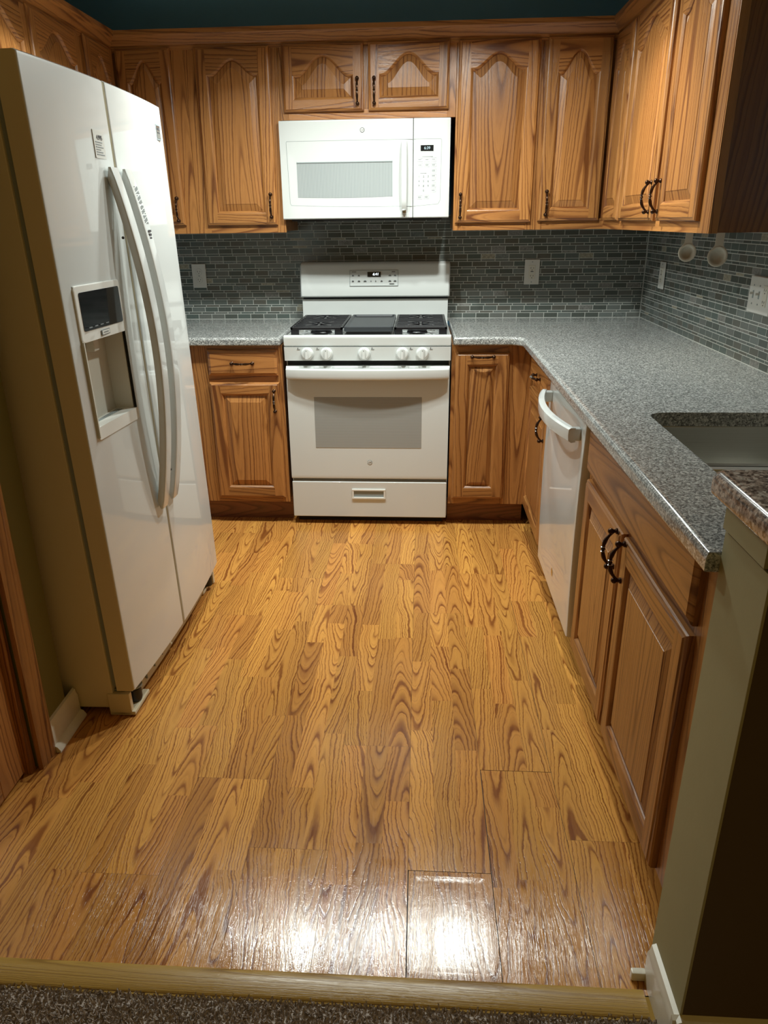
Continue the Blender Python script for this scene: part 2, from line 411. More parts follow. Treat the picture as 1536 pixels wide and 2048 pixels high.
# ------------------------------------------------------------ floor: three strip laminate planks
def floor():
    b = MB(); r = random.Random(11); y0, y1 = -3.0, -.3
    b.face([(-1.6, y0, -.003), (1.5, y0, -.003), (1.5, 0, -.003), (-1.6, 0, -.003)], 'black_gap')
    kk = range(-10, 7)
    for k in kk:
        xa = .23+.1905*k; xb = xa+.1905
        cuts = [y0]
        first = {0: -2.728, 1: -2.385, 2: -2.62, -1: -2.30, -2: -2.68, -3: -2.45}.get(k, -3.+r.uniform(.2, 1.2))
        while first < 0: cuts.append(first); first += 1.2
        cuts.append(0.)
        for ca, cb in zip(cuts, cuts[1:]):
            g = .0003; gl = gr = g
            if k == 0: gl = .0020 if cb < -1.8 else .0004
            if k == 1: gl = .0014 if cb < -1.9 else .0004
            if k == 2: gl = .0007 if ca < -2.3 else .0003
            ge = .0013 if (k in (0, 1) and cb < -2.) else .0002
            wet = 0.
            if ca < -2.3:
                wet = {-2: .9, -1: .8, 0: .6, 1: .4, 2: .2, -3: .15}.get(k, 0.)
            if k == 0 and ca > -2.8: wet = .1
            if k == -1 and ca > -2.5: wet = .3
            for st in range(3):
                sa = xa+.0635*st+(gl if st == 0 else 0); sb = xa+.0635*(st+1)-(gr if st == 2 else 0)
                yy = ca+ge; 
                L = r.uniform(.2, .6)
                while yy < cb-ge:
                    ye = min(cb-ge, yy+L)
                    if cb-ge-ye < .1: ye = cb-ge
                    s = r.uniform(0, 90); cx, cy = (sa+sb)/2, (yy+ye)/2
                    # cut long strips so the wetness can fade away from the doorway
                    ys = [yy]
                    while ye-ys[-1] > .09: ys.append(ys[-1]+.06)
                    ys.append(ye)
                    for p, q in zip(ys, ys[1:]):
                        mid = (p+q)/2
                        wf = wet*max(0., min(1., (-2.62-mid)/.16)) if wet else 0.
                        b.face([(sa, p, 0), (sb, p, 0), (sb, q, 0), (sa, q, 0)], 'floor', s, [(sa-cx, p-cy), (sb-cx, p-cy), (sb-cx, q-cy), (sa-cx, q-cy)], wf)
                    yy = ye; L = r.uniform(.28, .62)
    return b.done('floor', fix=False, wn=False)
struct(floor(), 'glossy honey oak strip laminate floor', 'floor')

# threshold strip and carpet
b = MB()
prof = [(-3.046, 0), (-3.046, .003), (-3.043, .006), (-3.03, .009), (-3.01, .0095), (-2.998, .008), (-2.991, .004), (-2.990, 0)]
rg = [[Vector((x, y-(.008 if x > 0 else -.008)*0, z)) for y, z in prof] for x in (-.86, -.3, .2, .688)]
b.rings(rg, 'strip', True, True, True, grain=0)
tag(b.done('threshold_strip'), 'pale oak threshold strip between laminate floor and carpet', 'threshold')

b = MB(); r = random.Random(3)
b.face([(-.79, -6, -.004), (.71, -6, -.004), (.71, -3.047, -.004), (-.79, -3.047, -.004)], 'carpet'); b.face([(.71, -6, -.004), (2.3, -6, -.004), (2.3, -3.10, -.004), (.71, -3.10, -.004)], 'carpet')
for iy in range(62):
    for ix in range(285):
        x = -.86+ix*.0055+r.uniform(-.002, .002); y = -3.048-iy*.0055+r.uniform(-.002, .002)
        if x > .70 or x < -.785: continue
        a = r.uniform(0, PI); h = r.uniform(.003, .008); wd = .0024; lx, ly = r.uniform(-.007, .007), r.uniform(-.007, .007)
        dx, dy = math.cos(a)*wd, math.sin(a)*wd
        b.face([(x-dx, y-dy, -.003), (x+dx, y+dy, -.003), (x+dx*.7+lx, y+dy*.7+ly, h), (x-dx*.7+lx, y-dy*.7+ly, h)], 'carpet')
        b.face([(x-dy, y+dx, -.003), (x+dy, y-dx, -.003), (x+dy*.7+lx, y-dx*.7+ly, h), (x-dy*.7+lx, y+dx*.7+ly, h)], 'carpet')
tag(b.done('carpet', fix=False), 'brown grey cut pile carpet in front of the threshold strip', 'carpet', kind='stuff')

# puddle on the front plank
def puddle():
    b = MB(); xa, xb, ya, yb = .2325, .4185, -2.988, -2.731
    nx, ny = 26, 34; g = []
    for j in range(ny+1):
        row = []
        for i in range(nx+1):
            u, v = i/nx, j/ny
            e = min(u, 1-u, v*1.4, (1-v)*1.4)
            rim = math.exp(-((e-.055)/.03)**2)*.0016
            row.append(b.bm.verts.new((xa+(xb-xa)*u, ya+(yb-ya)*v, .0004+rim+(.0006 if e > .02 else 0))))
        g.append(row)
    fs = [b.bm.faces.new((g[j][i], g[j][i+1], g[j+1][i+1], g[j+1][i])) for j in range(ny) for i in range(nx)]
    b.mark(fs, 'film'); return b.done('water_puddle', angle=180, wn=False)
tag(puddle(), 'clear wet puddle standing on one plank near the doorway', 'puddle')

# baseboards
def baseboard(name, pts_prof, path, side_caps=True):
    b = MB(); b.rings(path, 'trim', True, True, True); return b.done(name)
def bb_prof(x, out, y):   # profile points in x (out sign) / z at a given y
    pr = [(0, 0), (.030, 0), (.030, .006), (.022, .018), (.014, .022), (.013, .075), (.009, .083), (.007, .095), (0, .098)]
    return [Vector((x+out*p, y, z)) for p, z in pr]
b = MB(); b.rings([bb_prof(-.79, 1, y) for y in (-2.372, -2.20)], 'trim', True, True, True)
struct(b.done('baseboard_left'), 'white moulded baseboard at the foot of the olive wall', 'baseboard')
b = MB()
pr = [(0, 0), (.014, 0), (.014, .07), (.010, .078), (.008, .09), (.0, .094)]
b.rings([[Vector((.712-p, y, z)) for p, z in pr] for y in (-2.962, -3.113)], 'trim', True, True, True)
b.rings([[Vector((x, -3.099-p, z)) for p, z in pr] for x in (.698, 2.2)], 'trim', True, True, True)
b.box(.672, .700, -2.972, -2.958, 0, .022, 'trim', bev=.003)
struct(b.done('baseboard_right'), 'white baseboard wrapping the end of the half wall', 'baseboard')

# ------------------------------------------------------------ mosaic backsplash
def backsplash():
    r = random.Random(5)
    def run(b, length, z0, z1, place, skip=None):
        z = z0+.0015; row = 0; pitch = .0705
        while z < z1-.004:
            hh = .0225 if row % 2 == 0 else .0085
            hh = min(hh, z1-z)
            off = r.uniform(0, pitch); x = -off
            while x < length:
                a, c = max(0, x), min(length, x+pitch-.0034)
                if c-a > .003:
                    s = r.uniform(0, 90); e = .0003; t = .0005
                    P = lambda q, h, o: place(q, h, o)
                    front = [P(a+e, z+e, t), P(c-e, z+e, t), P(c-e, z+hh-e, t), P(a+e, z+hh-e, t)]
                    base = [P(a, z, t-.0003), P(c, z, t-.0003), P(c, z+hh, t-.0003), P(a, z+hh, t-.0003)]
                    back = [P(a, z, -.0003), P(c, z, -.0003), P(c, z+hh, -.0003), P(a, z+hh, -.0003)]
                    b.face(front, 'tile', s)
                    for i in range(4):
                        j = (i+1) % 4
                        b.face([base[i], base[j], front[j], front[i]], 'tile', s)
                        b.face([back[i], back[j], base[j], base[i]], 'tile', s)
                x += pitch
            z += hh+.0028; row += 1
    b = MB(); b.box(-1.47, XW-.001, -.002, 0., .90, 1.42, 'grout')
    run(b, 2.84, .915, 1.42, lambda q, h, o: (-1.465+q, -o-.0022, h))
    o1 = b.done('tile_backsplash', angle=20); tag(o1, 'grey green glass mosaic backsplash on the wall behind the stove', 'backsplash')
    b = MB(); b.box(XW-.002, XW, -2.94, -.0052, .90, 1.40, 'grout')
    run(b, 2.92, .915, 1.40, lambda q, h, o: (XW-.0022-o, -.006-q, h))
    o2 = b.done('tile_backsplash', angle=20); tag(o2, 'grey green mosaic backsplash on the right wall behind the sink', 'backsplash')
backsplash()

# ------------------------------------------------------------ oak joinery
def bell(s):
    s = min(1., abs(s)/.90)
    return (.5+.5*math.cos(PI*s))**.85
def door_mesh(name, parent, w, h, loc, A=0., fw=.050, t=.020, top=.046, seedv=None):
    """raised panel door. local x 0..w, z 0..h, front towards -y"""
    b = MB(); sL, sR, sB, sT, sP = sd(), sd(), sd(), sd(), sd()
    # slab behind (sides and back)
    rect = lambda i, y: [Vector((i, y, i)), Vector((w-i, y, i)), Vector((w-i, y, h-i)), Vector((i, y, h-i))]
    rr = [rect(0, 0), rect(0, -t+.008), rect(.003, -t+.004), rect(.0075, -t+.0025), rect(.011, -t)]
    vr = [[b.bm.verts.new(c) for c in q] for q in rr]
    for si, (gr, sdv, cc) in enumerate([(0, sB, (w/2, 0, fw/2)), (2, sR, (w-fw/2, 0, h/2)), (0, sT, (w/2, 0, h-fw/2)), (2, sL, (fw/2, 0, h/2))]):
        fs = [b.bm.faces.new((a[si], a[(si+1) % 4], c[(si+1) % 4], c[si])) for a, c in zip(vr, vr[1:])]
        b.mark(fs, 'oak', gr, sdv, Vector(cc))
    bf = b.bm.faces.new(vr[0][::-1]); b.mark([bf], 'oak', 2, sP)
    i = .011; ft = (top if A else fw)
    zt = h-ft-A; NT = 22 if A else 1
    cx = w/2
    def topz(x, d):
        hw = w/2-fw-d
        return zt-d*(.9 if A else 1.)+(A*bell((x-cx)/max(.01, hw+d*.25)) if A else 0.)
    def loop(d):
        xl, xr, zb = fw+d, w-fw-d, fw+d
        pts = [(xl, zb), (xr, zb)]
        for k in range(NT+1):
            x = xr+(xl-xr)*k/NT; pts.append((x, topz(x, d)))
        return pts
    # front of stiles and rails
    q = lambda x0, x1, z0, z1: b.bm.faces.new([b.bm.verts.new((x, -t, z)) for x, z in ((x0, z0), (x1, z0), (x1, z1), (x0, z1))])
    b.mark([q(i, fw, i, h-i)], 'oak', 2, sL, Vector((fw/2, 0, h/2)))
    b.mark([q(w-fw, w-i, i, h-i)], 'oak', 2, sR, Vector((w-fw/2, 0, h/2)))
    b.mark([q(fw, w-fw, i, fw)], 'oak', 0, sB, Vector((w/2, 0, fw/2)))
    lp = loop(0)[2:]
    fs = []
    for (xa, za), (xb, zb) in zip(lp, lp[1:]):
        fs.append(b.bm.faces.new([b.bm.verts.new(c) for c in ((xb, -t, zb), (xa, -t, za), (xa, -t, h-i), (xb, -t, h-i))]))
    b.mark(fs, 'oak', 0, sT, Vector((w/2, 0, h-fw/2)))
    # sticking and raised panel
    steps = [(0, -t), (.0035, -t+.0012), (.006, -t+.0035), (.010, -t+.0075), (.0115, -t+.011)]
    bw = min(.029, (w-2*fw)*.15)
    pan = [(.0115, -t+.0115), (.0135, -t+.0110), (.0115+bw, -t+.0022), (.0122+bw, -t+.0008)]
    def build(steps, panel):
        L = [[b.bm.verts.new((x, y, z)) for x, z in loop(d)] for d, y in steps]; n = len(L[0])
        for a, c in zip(L, L[1:]):
            for k in range(n):
                j = (k+1) % n; f = b.bm.faces.new((a[k], a[j], c[j], c[k]))
                if panel: b.mark([f], 'oak', 2, sP, Vector((w/2, 0, h/2)))
                elif k == 0: b.mark([f], 'oak', 0, sB, Vector((w/2, 0, fw/2)))
                elif k == 1: b.mark([f], 'oak', 2, sR, Vector((w-fw/2, 0, h/2)))
                elif k == n-1: b.mark([f], 'oak', 2, sL, Vector((fw/2, 0, h/2)))
                else: b.mark([f], 'oak', 0, sT, Vector((w/2, 0, h-fw/2)))
        return L[-1]
    build(steps, False); last = build(pan, True)
    # field: strips from bottom to top edge
    tops = last[2:]; zb = last[0].co.z; y = last[0].co.y; fs = []
    bots = [b.bm.verts.new((v.co.x, y, zb)) for v in tops]
    for k in range(len(tops)-1):
        fs.append(b.bm.faces.new((bots[k+1], bots[k], tops[k], tops[k+1])))
    b.mark(fs, 'oak', 2, sP, Vector((w/2, 0, h/2)))
    return b.done(name, parent, loc, angle=9, fix=False)
def slab_front(name, parent, w, h, loc, t=.019, mat='oak'):
    b = MB(); s = sd()
    rect = lambda i, y: [Vector((i, y, i)), Vector((w-i, y, i)), Vector((w-i, y, h-i)), Vector((i, y, h-i))]
    b.rings([rect(0, 0), rect(0, -t+.009), rect(.003, -t+.006), rect(.008, -t+.004), rect(.014, -t)], mat, True, True, True, grain=0, seed=s)
    return b.done(name, parent, loc, angle=24)
_pull = []
def pull_mesh():
    b = MB(); L = .096; pts = []; rad = []
    n = 26
    for k in range(n+1):
        u = -1+2*k/n; z = u*L/2
        out = .006+.024*(1-abs(u)**2.6)
        pts.append((0, -out, z))
        rr = .0032+.0024*math.exp(-((abs(u)-.42)/.26)**2)
        if abs(u) < .06: rr = .0062
        rad.append(rr)
    b.tube(pts, rad, 'bronze', 10, upv=(1, 0, 0))
    for sg in (-1, 1):
        z = sg*L/2
        b.lathe([(.0075, 0), (.0075, .003), (.0045, .006), (.0045, .010), (.0072, .013), (.0078, .017), (.006, .021), (.002, .0235)], 'bronze', AX((0, 0, z), (0, -1, 0)), 14)
    for z in (-.006, .006): b.lathe([(.0050, -.0012), (.0066, 0), (.0050, .0012)], 'chrome', AX((0, -.0300, z), (0, 0, 1)), 14)
    return b
def pull(parent, x, z, horiz=False, front=-.020):
    if not _pull:
        o = pull_mesh().done('handle', parent); _pull.append(o.data)
    else:
        o = bpy.data.objects.new('handle', _pull[0]); C.objects.link(o); o.parent = parent
    o.location = (x, front, z)
    if horiz: o.rotation_euler = (0, PI/2, 0)
    return o
def cabinet(name, label, cat, loc, rz, w, h, d, frame, fronts, toe=0., group=None, body='oak', bh=None):
    """frame = list of (x0,x1,z0,z1,grain) in cabinet coordinates. z=0 is the cabinet bottom (world loc.z)"""
    t = thing(name, label, cat, loc, rz, group)
    b = MB(); b.box(.001, w-.001, .019, d, .006, bh or h, body, grain=2)
    if bh: b.box(.001, w-.001, .019, .05, bh, h-.02, body); b.box(.001, .018, .05, d, bh, h, body); b.box(w-.018, w-.001, .05, d, bh, h, body)
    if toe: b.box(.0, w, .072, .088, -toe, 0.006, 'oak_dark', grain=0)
    b.done('cabinet_body', t)
    b = MB()
    for (x0, x1, z0, z1, g) in frame: b.box(x0, x1, 0, .020, z0, z1, 'oak', bev=.0008, seg=1, grain=g)
    b.done('face_frame', t)
    for f in fronts:
        x0, x1, z0, z1 = f['r']
        if f['k'] == 'door':
            o = door_mesh('door', t, x1-x0, z1-z0, (x0, 0, z0), f.get('A', 0), fw=f.get('fw', .05), top=f.get('top', .046))
        else:
            o = slab_front(f.get('name', 'drawer'), t, x1-x0, z1-z0, (x0, 0, z0))
        if 'h' in f:
            hx, hz = f['h']; pull(o, hx-x0, hz-z0, f.get('hh', False), -.020 if f['k'] == 'door' else -.019)
    return t
def std_frame(w, h, l=.04, r=.04, bot=.045, top=.045, mids=()):
    fr = [(0, l, 0, h, 2), (w-r, w, 0, h, 2), (l, w-r, 0, bot, 0), (l, w-r, h-top, h, 0)]
    for (z0, z1) in mids: fr.append((l, w-r, z0, z1, 0))
    return fr
ZU = 1.350; HU = .785; YU = -.360
u = lambda z: z-ZU
# upper run on the back wall
cabinet('wall_cabinet', 'oak wall cupboard with arched door just left of the microwave', 'cabinet', (-.800, YU, ZU), 0, .413, HU, .36-.006,
        std_frame(.413, HU, .06, .04), [dict(k='door', r=(.048, .377, u(1.384), u(2.103)), A=.060, h=(.353, u(1.466)))])
cabinet('wall_cabinet', 'short oak cupboard with two arched doors above the microwave', 'cabinet', (-.386, YU, 1.815), 0, .772, 2.135-1.815, .36-.006,
        std_frame(.772, .32, .035, .035, .04, .04)+[(.36, .412, .04, .28, 2)],
        [dict(k='door', r=(.018, .372, .030, .290), A=.080, fw=.045, top=.04, h=(.345, .105)), dict(k='door', r=(.392, .742, .030, .290), A=.080, fw=.045, top=.04, h=(.418, .105))])
cabinet('wall_cabinet', 'oak wall cupboard with single arched door right of the microwave', 'cabinet', (.387, YU, ZU), 0, .363, HU, .36-.006,
        std_frame(.363, HU, .035, .035), [dict(k='door', r=(.009, .350, u(1.382), u(2.103)), A=.060, h=(.030, u(1.454)))])
# right corner cupboard, both leaves
def corner(name, label, sx):
    """pie cut corner cupboard; sx=+1 right corner, -1 left corner (mirrored)"""
    t = thing(name, label, 'cabinet', (0, 0, 0))
    b = MB()
    if sx > 0:
        b.box(.751, XW-.006, YU+.019, -.006, ZU+.006, 2.135, 'oak'); b.box(1.085, XW-.006, -.685, YU+.019, ZU+.006, 2.135, 'oak')
    else:
        b.box(-1.475, -.801, YU+.019, -.006, ZU+.006, 2.135, 'oak'); b.box(-1.475, -1.145, -.69, YU+.019, ZU+.006, 2.135, 'oak')
    b.done('cabinet_body', t)
    b = MB()
    if sx > 0:
        b.box(.751, .79, YU, YU+.02, ZU, 2.135, 'oak', grain=2); b.box(.79, 1.065, YU, YU+.02, ZU, ZU+.045, 'oak', grain=0); b.box(.79, 1.065, YU, YU+.02, 2.09, 2.135, 'oak', grain=0)
        b.box(1.065, 1.085, -.685, YU+.02, ZU, ZU+.045, 'oak', grain=1); b.box(1.065, 1.085, -.685, YU, 2.09, 2.135, 'oak', grain=1); b.box(1.065, 1.085, -.685, -.66, ZU+.045, 2.09, 'oak')
    else:
        b.box(-.853-.01, -.801, YU, YU+.02, ZU, 2.135, 'oak', grain=2); b.box(-1.125, -.863, YU, YU+.02, ZU, ZU+.045, 'oak', grain=0); b.box(-1.125, -.863, YU, YU+.02, 2.09, 2.135, 'oak', grain=0)
        b.box(-1.145, -1.125, -.69, YU+.02, ZU, ZU+.045, 'oak', grain=1); b.box(-1.145, -1.125, -.69, YU, 2.09, 2.135, 'oak', grain=1); b.box(-1.145, -1.125, -.69, -.66, ZU+.045, 2.09, 'oak')
    b.done('face_frame', t)
    z0, z1 = 1.386, 2.105
    if sx > 0:
        d1 = door_mesh('door', t, 1.040-.768, z1-z0, (.768, YU, z0), .085, fw=.048)
        pull(d1, .032, .075)
        d2 = door_mesh('door', t, .285, z1-z0, (1.065, -.382, z0), .085, fw=.048); d2.rotation_euler = (0, 0, -PI/2)
    else:
        d1 = door_mesh('door', t, .245, z1-z0, (-1.101, YU, z0), .085, fw=.045)
        pull(d1, .245-.028, .069)
        d2 = door_mesh('door', t, .285, z1-z0, (-1.125, -.667, z0), .085, fw=.045); d2.rotation_euler = (0, 0, PI/2)
    return t
corner('corner_wall_cabinet', 'oak corner cupboard above the right counter with folding arched doors', 1)
corner('corner_wall_cabinet', 'shaded oak corner cupboard behind the refrigerator top', -1)
# right run uppers (local x runs toward the camera)
cabinet('wall_cabinet', 'large oak cupboard with two arched doors on the right wall above the hanging spoons', 'cabinet', (1.065, -.686, ZU), -PI/2, 1.0, HU, .31,
        std_frame(1.0, HU, .03, .085)+[(.47, .535, .045, HU-.045, 2)],
        [dict(k='door', r=(.010, .485, u(1.384), u(2.105)), A=.075, h=(.455, u(1.462))), dict(k='door', r=(.530, .925, u(1.384), u(2.105)), A=.075, h=(.560, u(1.462)))])
# over refrigerator
cabinet('wall_cabinet', 'oak cupboard with arched doors directly above the refrigerator', 'cabinet', (-1.125, -1.56, 1.80), PI/2, .868, .335, .34,
        std_frame(.868, .335, .02, .03, .03, .04)+[(.405, .445, .03, .295, 2)],
        [dict(k='door', r=(.015, .420, .02, .300), A=.08, fw=.045, top=.04), dict(k='door', r=(.432, .838, .02, .300), A=.08, fw=.045, top=.04)])

# crown moulding, one run round three walls
def crown():
    pr = [(0, -.055), (.006, -.052), (.007, -.040), (.014, -.036), (.017, -.026), (.030, -.010), (.036, -.004), (.040, .0), (.040, .018), (-.02, .018)]
    zt = 2.150
    path = [(-1.125, -1.60, 1, 0), (-1.125, YU, 1, -1), (1.065, YU, -1, -1), (1.065, -1.686, -1, 0)]
    rings = []
    for x, y, nx, ny in path:
        rings.append([Vector((x+nx*p, y+ny*p, zt+z)) for p, z in pr])
    b = MB()
    for (a, c), g in zip(zip(rings, rings[1:]), (1, 0, 1)):
        b.rings([a, c], 'oak', True, True, True, grain=g)
    # return across the open end of the right cupboard
    b.box(1.045, XW-.002, -1.70, -1.686, 2.105, 2.168, 'oak', grain=0)
    b.box(-1.475, -1.10, -1.605, -1.585, 2.10, 2.168, 'oak', grain=0)
    return b.done('crown_molding')
tag(crown(), 'oak crown moulding running along the top of the wall cupboards', 'molding')
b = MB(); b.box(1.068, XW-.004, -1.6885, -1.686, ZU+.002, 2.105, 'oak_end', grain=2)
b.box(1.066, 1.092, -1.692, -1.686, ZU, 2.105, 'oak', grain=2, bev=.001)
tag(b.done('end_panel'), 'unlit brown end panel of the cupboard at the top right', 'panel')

# ------------------------------------------------------------ base units
HB = .762; ZB = .114; YB = -.650
z_ = lambda z: z-ZB
cabinet('base_cabinet', 'oak base cupboard with drawer between refrigerator and stove', 'cabinet', (-1.10, YB, ZB), 0, .715, HB, .64,
        [(0, .365, 0, HB, 2), (.68, .715, 0, HB, 2), (.365, .68, 0, .035, 0), (.365, .68, .59, .63, 0), (.365, .68, .735, HB, 0)],
        [dict(k='drawer', r=(.369, .694, z_(.738), z_(.857)), h=(.532, z_(.797)), hh=True), dict(k='door', r=(.369, .696, z_(.141), z_(.706)), h=(.672, z_(.622)))], toe=.114)
cabinet('base_cabinet', 'narrow oak pull-out cupboard right of the stove', 'cabinet', (.386, YB, ZB), 0, .366, HB, .64,
        [(0, .03, 0, HB, 2), (.25, .366, 0, HB, 2), (.03, .25, 0, .035, 0), (.03, .25, .725, HB, 0)],
        [dict(k='door', r=(.017, .259, z_(.146), z_(.842)), h=(.138, z_(.826)), hh=True, fw=.052)], toe=.114)
cabinet('base_cabinet', 'oak corner base cupboard with drawer beside the dishwasher', 'cabinet', (.753, -.652, ZB), -PI/2, .570, HB, .60,
        [(0, .045, 0, HB, 2), (.530, .570, 0, HB, 2), (.045, .53, 0, .035, 0), (.045, .53, .575, .61, 0), (.045, .53, .725, HB, 0)],
        [dict(k='drawer', r=(.040, .540, z_(.728), z_(.842)), h=(.29, z_(.787)), hh=True), dict(k='door', r=(.040, .540, z_(.138), z_(.700)), h=(.510, z_(.625)))], toe=.114)
cabinet('sink_base_cabinet', 'wide oak sink cupboard with two doors under the granite counter', 'cabinet', (.753, -1.893, ZB), -PI/2, 1.05, HB, .55,
        [(0, .045, 0, HB, 2), (.90, 1.05, 0, HB, 2), (.045, .90, 0, .035, 0), (.045, .90, .56, .60, 0), (.045, .90, .725, HB, 0), (.43, .475, .035, .56, 2)],
        [dict(k='panel', name='false_drawer_front', r=(.022, .915, z_(.704), z_(.850)), fw=.03), dict(k='door', r=(.037, .445, z_(.122), z_(.684)), h=(.418, z_(.632))),
         dict(k='door', r=(.463, .915, z_(.122), z_(.684)), h=(.492, z_(.630)))], toe=.114, bh=.50)

# ------------------------------------------------------------ granite
def slab(b, outline, hole, z0, z1, rad, mat, round_skip=()):
    """outline ccw. front edges rounded"""
    n = len(outline); P = [Vector((x, y, 0)) for x, y in outline]
    nor = []
    for i in range(n):
        a = (P[i]-P[i-1]).normalized(); c = (P[(i+1) % n]-P[i]).normalized()
        na, nc = Vector((-a.y, a.x, 0)), Vector((-c.y, c.x, 0)); m = (na+nc)
        m = m/max(.3, m.length_squared/2) if m.length > 1e-6 else na
        nor.append(m)
    def ring(d, z): return [b.bm.verts.new((p.x+q.x*d, p.y+q.y*d, z)) for p, q in zip(P, nor)]
    prof = [(rad*.5, z0)]
    S = 6
    prof += [(rad*.5*(1-math.sin(PI/2*k/3)), z0+rad*.5*(1-math.cos(PI/2*k/3))) for k in (1, 2, 3)]
    prof += [(rad*(1-math.cos(PI/2*k/S)), z1-rad+rad*math.sin(PI/2*k/S)) for k in range(S+1)]
    R_ = [ring(d, z) for d, z in prof]; fs = []
    for a, c in zip(R_, R_[1:]):
        for i in range(n):
            j = (i+1) % n; fs.append(b.bm.faces.new((a[i], a[j], c[j], c[i])))
    for rr, up in ((R_[-1], True), (R_[0], False)):
        ed = [b.bm.edges.get((rr[i], rr[(i+1) % n])) for i in range(n)]
        hv = []
        if hole:
            hv = [b.bm.verts.new((x, y, rr[0].co.z)) for x, y in hole]
            ed += [b.bm.edges.new((hv[i], hv[(i+1) % len(hv)])) for i in range(len(hv))]
        res = bmesh.ops.triangle_fill(b.bm, use_beauty=True, use_dissolve=False, edges=ed)
        fs += [f for f in res['geom'] if isinstance(f, bmesh.types.BMFace)]
        if up: htop = hv
        else: hbot = hv
    if hole:
        for i in range(len(hole)):
            j = (i+1) % len(hole); fs.append(b.bm.faces.new((htop[i], htop[j], hbot[j], hbot[i])))
    b.mark(fs, mat)
def rounded(x0, x1, y0, y1, r, n=8):
    pts = []
    for cx, cy, a0 in ((x1-r, y1-r, 0), (x0+r, y1-r, 90), (x0+r, y0+r, 180), (x1-r, y0+r, 270)):
        for k in range(n+1):
            a = R(a0+90*k/n); pts.append((cx+r*math.cos(a), cy+r*math.sin(a)))
    return pts
def arc(cx, cy, r, a0, a1, n=8): return [(cx+r*math.cos(R(a0+(a1-a0)*k/n)), cy+r*math.sin(R(a0+(a1-a0)*k/n))) for k in range(n+1)]
YC, XC = -.688, .690
ZC0, ZC1 = .877, .914
b = MB(); slab(b, [(-1.47, YC), (-.386, YC), (-.386, .010), (-1.47, .010)], None, ZC0, ZC1, .014, 'granite')
tag(b.done('countertop'), 'short speckled grey granite counter between refrigerator and stove', 'countertop')
b = MB()
rr = .05
SX0, SX1, SY0, SY1 = .845, 1.270, -2.83, -2.052
out = [(.391, YC)]+arc(XC-rr, YC-rr, rr, 90, 0)+[(XC, -2.944), (XW+.010, -2.944), (XW+.010, .010), (.391, .010)]
slab(b, out, rounded(SX0, SX1, SY0, SY1, .05), ZC0, ZC1, .014, 'granite')
tag(b.done('countertop'), 'long L-shaped speckled grey granite counter around the sink', 'countertop')
# raised bar top
b = MB(); slab(b, [(.725, -3.42), (2.3, -3.42), (2.3, -2.880), (.725, -2.880)][0:0]+[(2.3, -3.42), (2.3, -2.875)]+arc(.70+.025, -2.875-.025, .025, 90, 180)+arc(.70+.03, -3.42+.03, .03, 180, 270), None, .990, 1.030, .017, 'granite_bar')
tag(b.done('bar_top'), 'brown grey granite raised bar top on the half wall', 'countertop')

# ------------------------------------------------------------ sink
def sink():
    t = thing('sink', 'undermount stainless steel double bowl sink set in granite', 'sink', (0, 0, 0))
    def bowl(y0, y1, zb, nm):
        b = MB(); x0, x1 = SX0-.006, SX1+.006
        L = []
        for d, z, r_ in [(-.02, .8765, .06), (0, .8765, .055), (.003, .872, .055), (.012, zb+.035, .06), (.022, zb+.012, .06), (.045, zb, .06)]:
            L.append([Vector((x, y, z)) for x, y in rounded(x0+d, x1-d, y0+d, y1-d, r_)])
        b.rings(L, 'steel', True, False, True)
        cx, cy = (x0+x1)/2, (y0+y1)/2
        b.lathe([(.045, zb+.003), (.04, zb+.004), (.032, zb+.001), (.03, zb+.0005)], 'chrome', Matrix.Translation((cx, cy, 0)), 20)
        return b.done(nm, t, fix=True)
    bowl(-2.375, SY1+.006, .70, 'bowl'); bowl(SY0-.006, -2.420, .73, 'bowl')
    b = MB(); b.box(SX0-.004, SX1+.004, -2.425, -2.370, .858, .8755, 'steel', bev=.008, seg=3); b.done('divider', t)
sink()

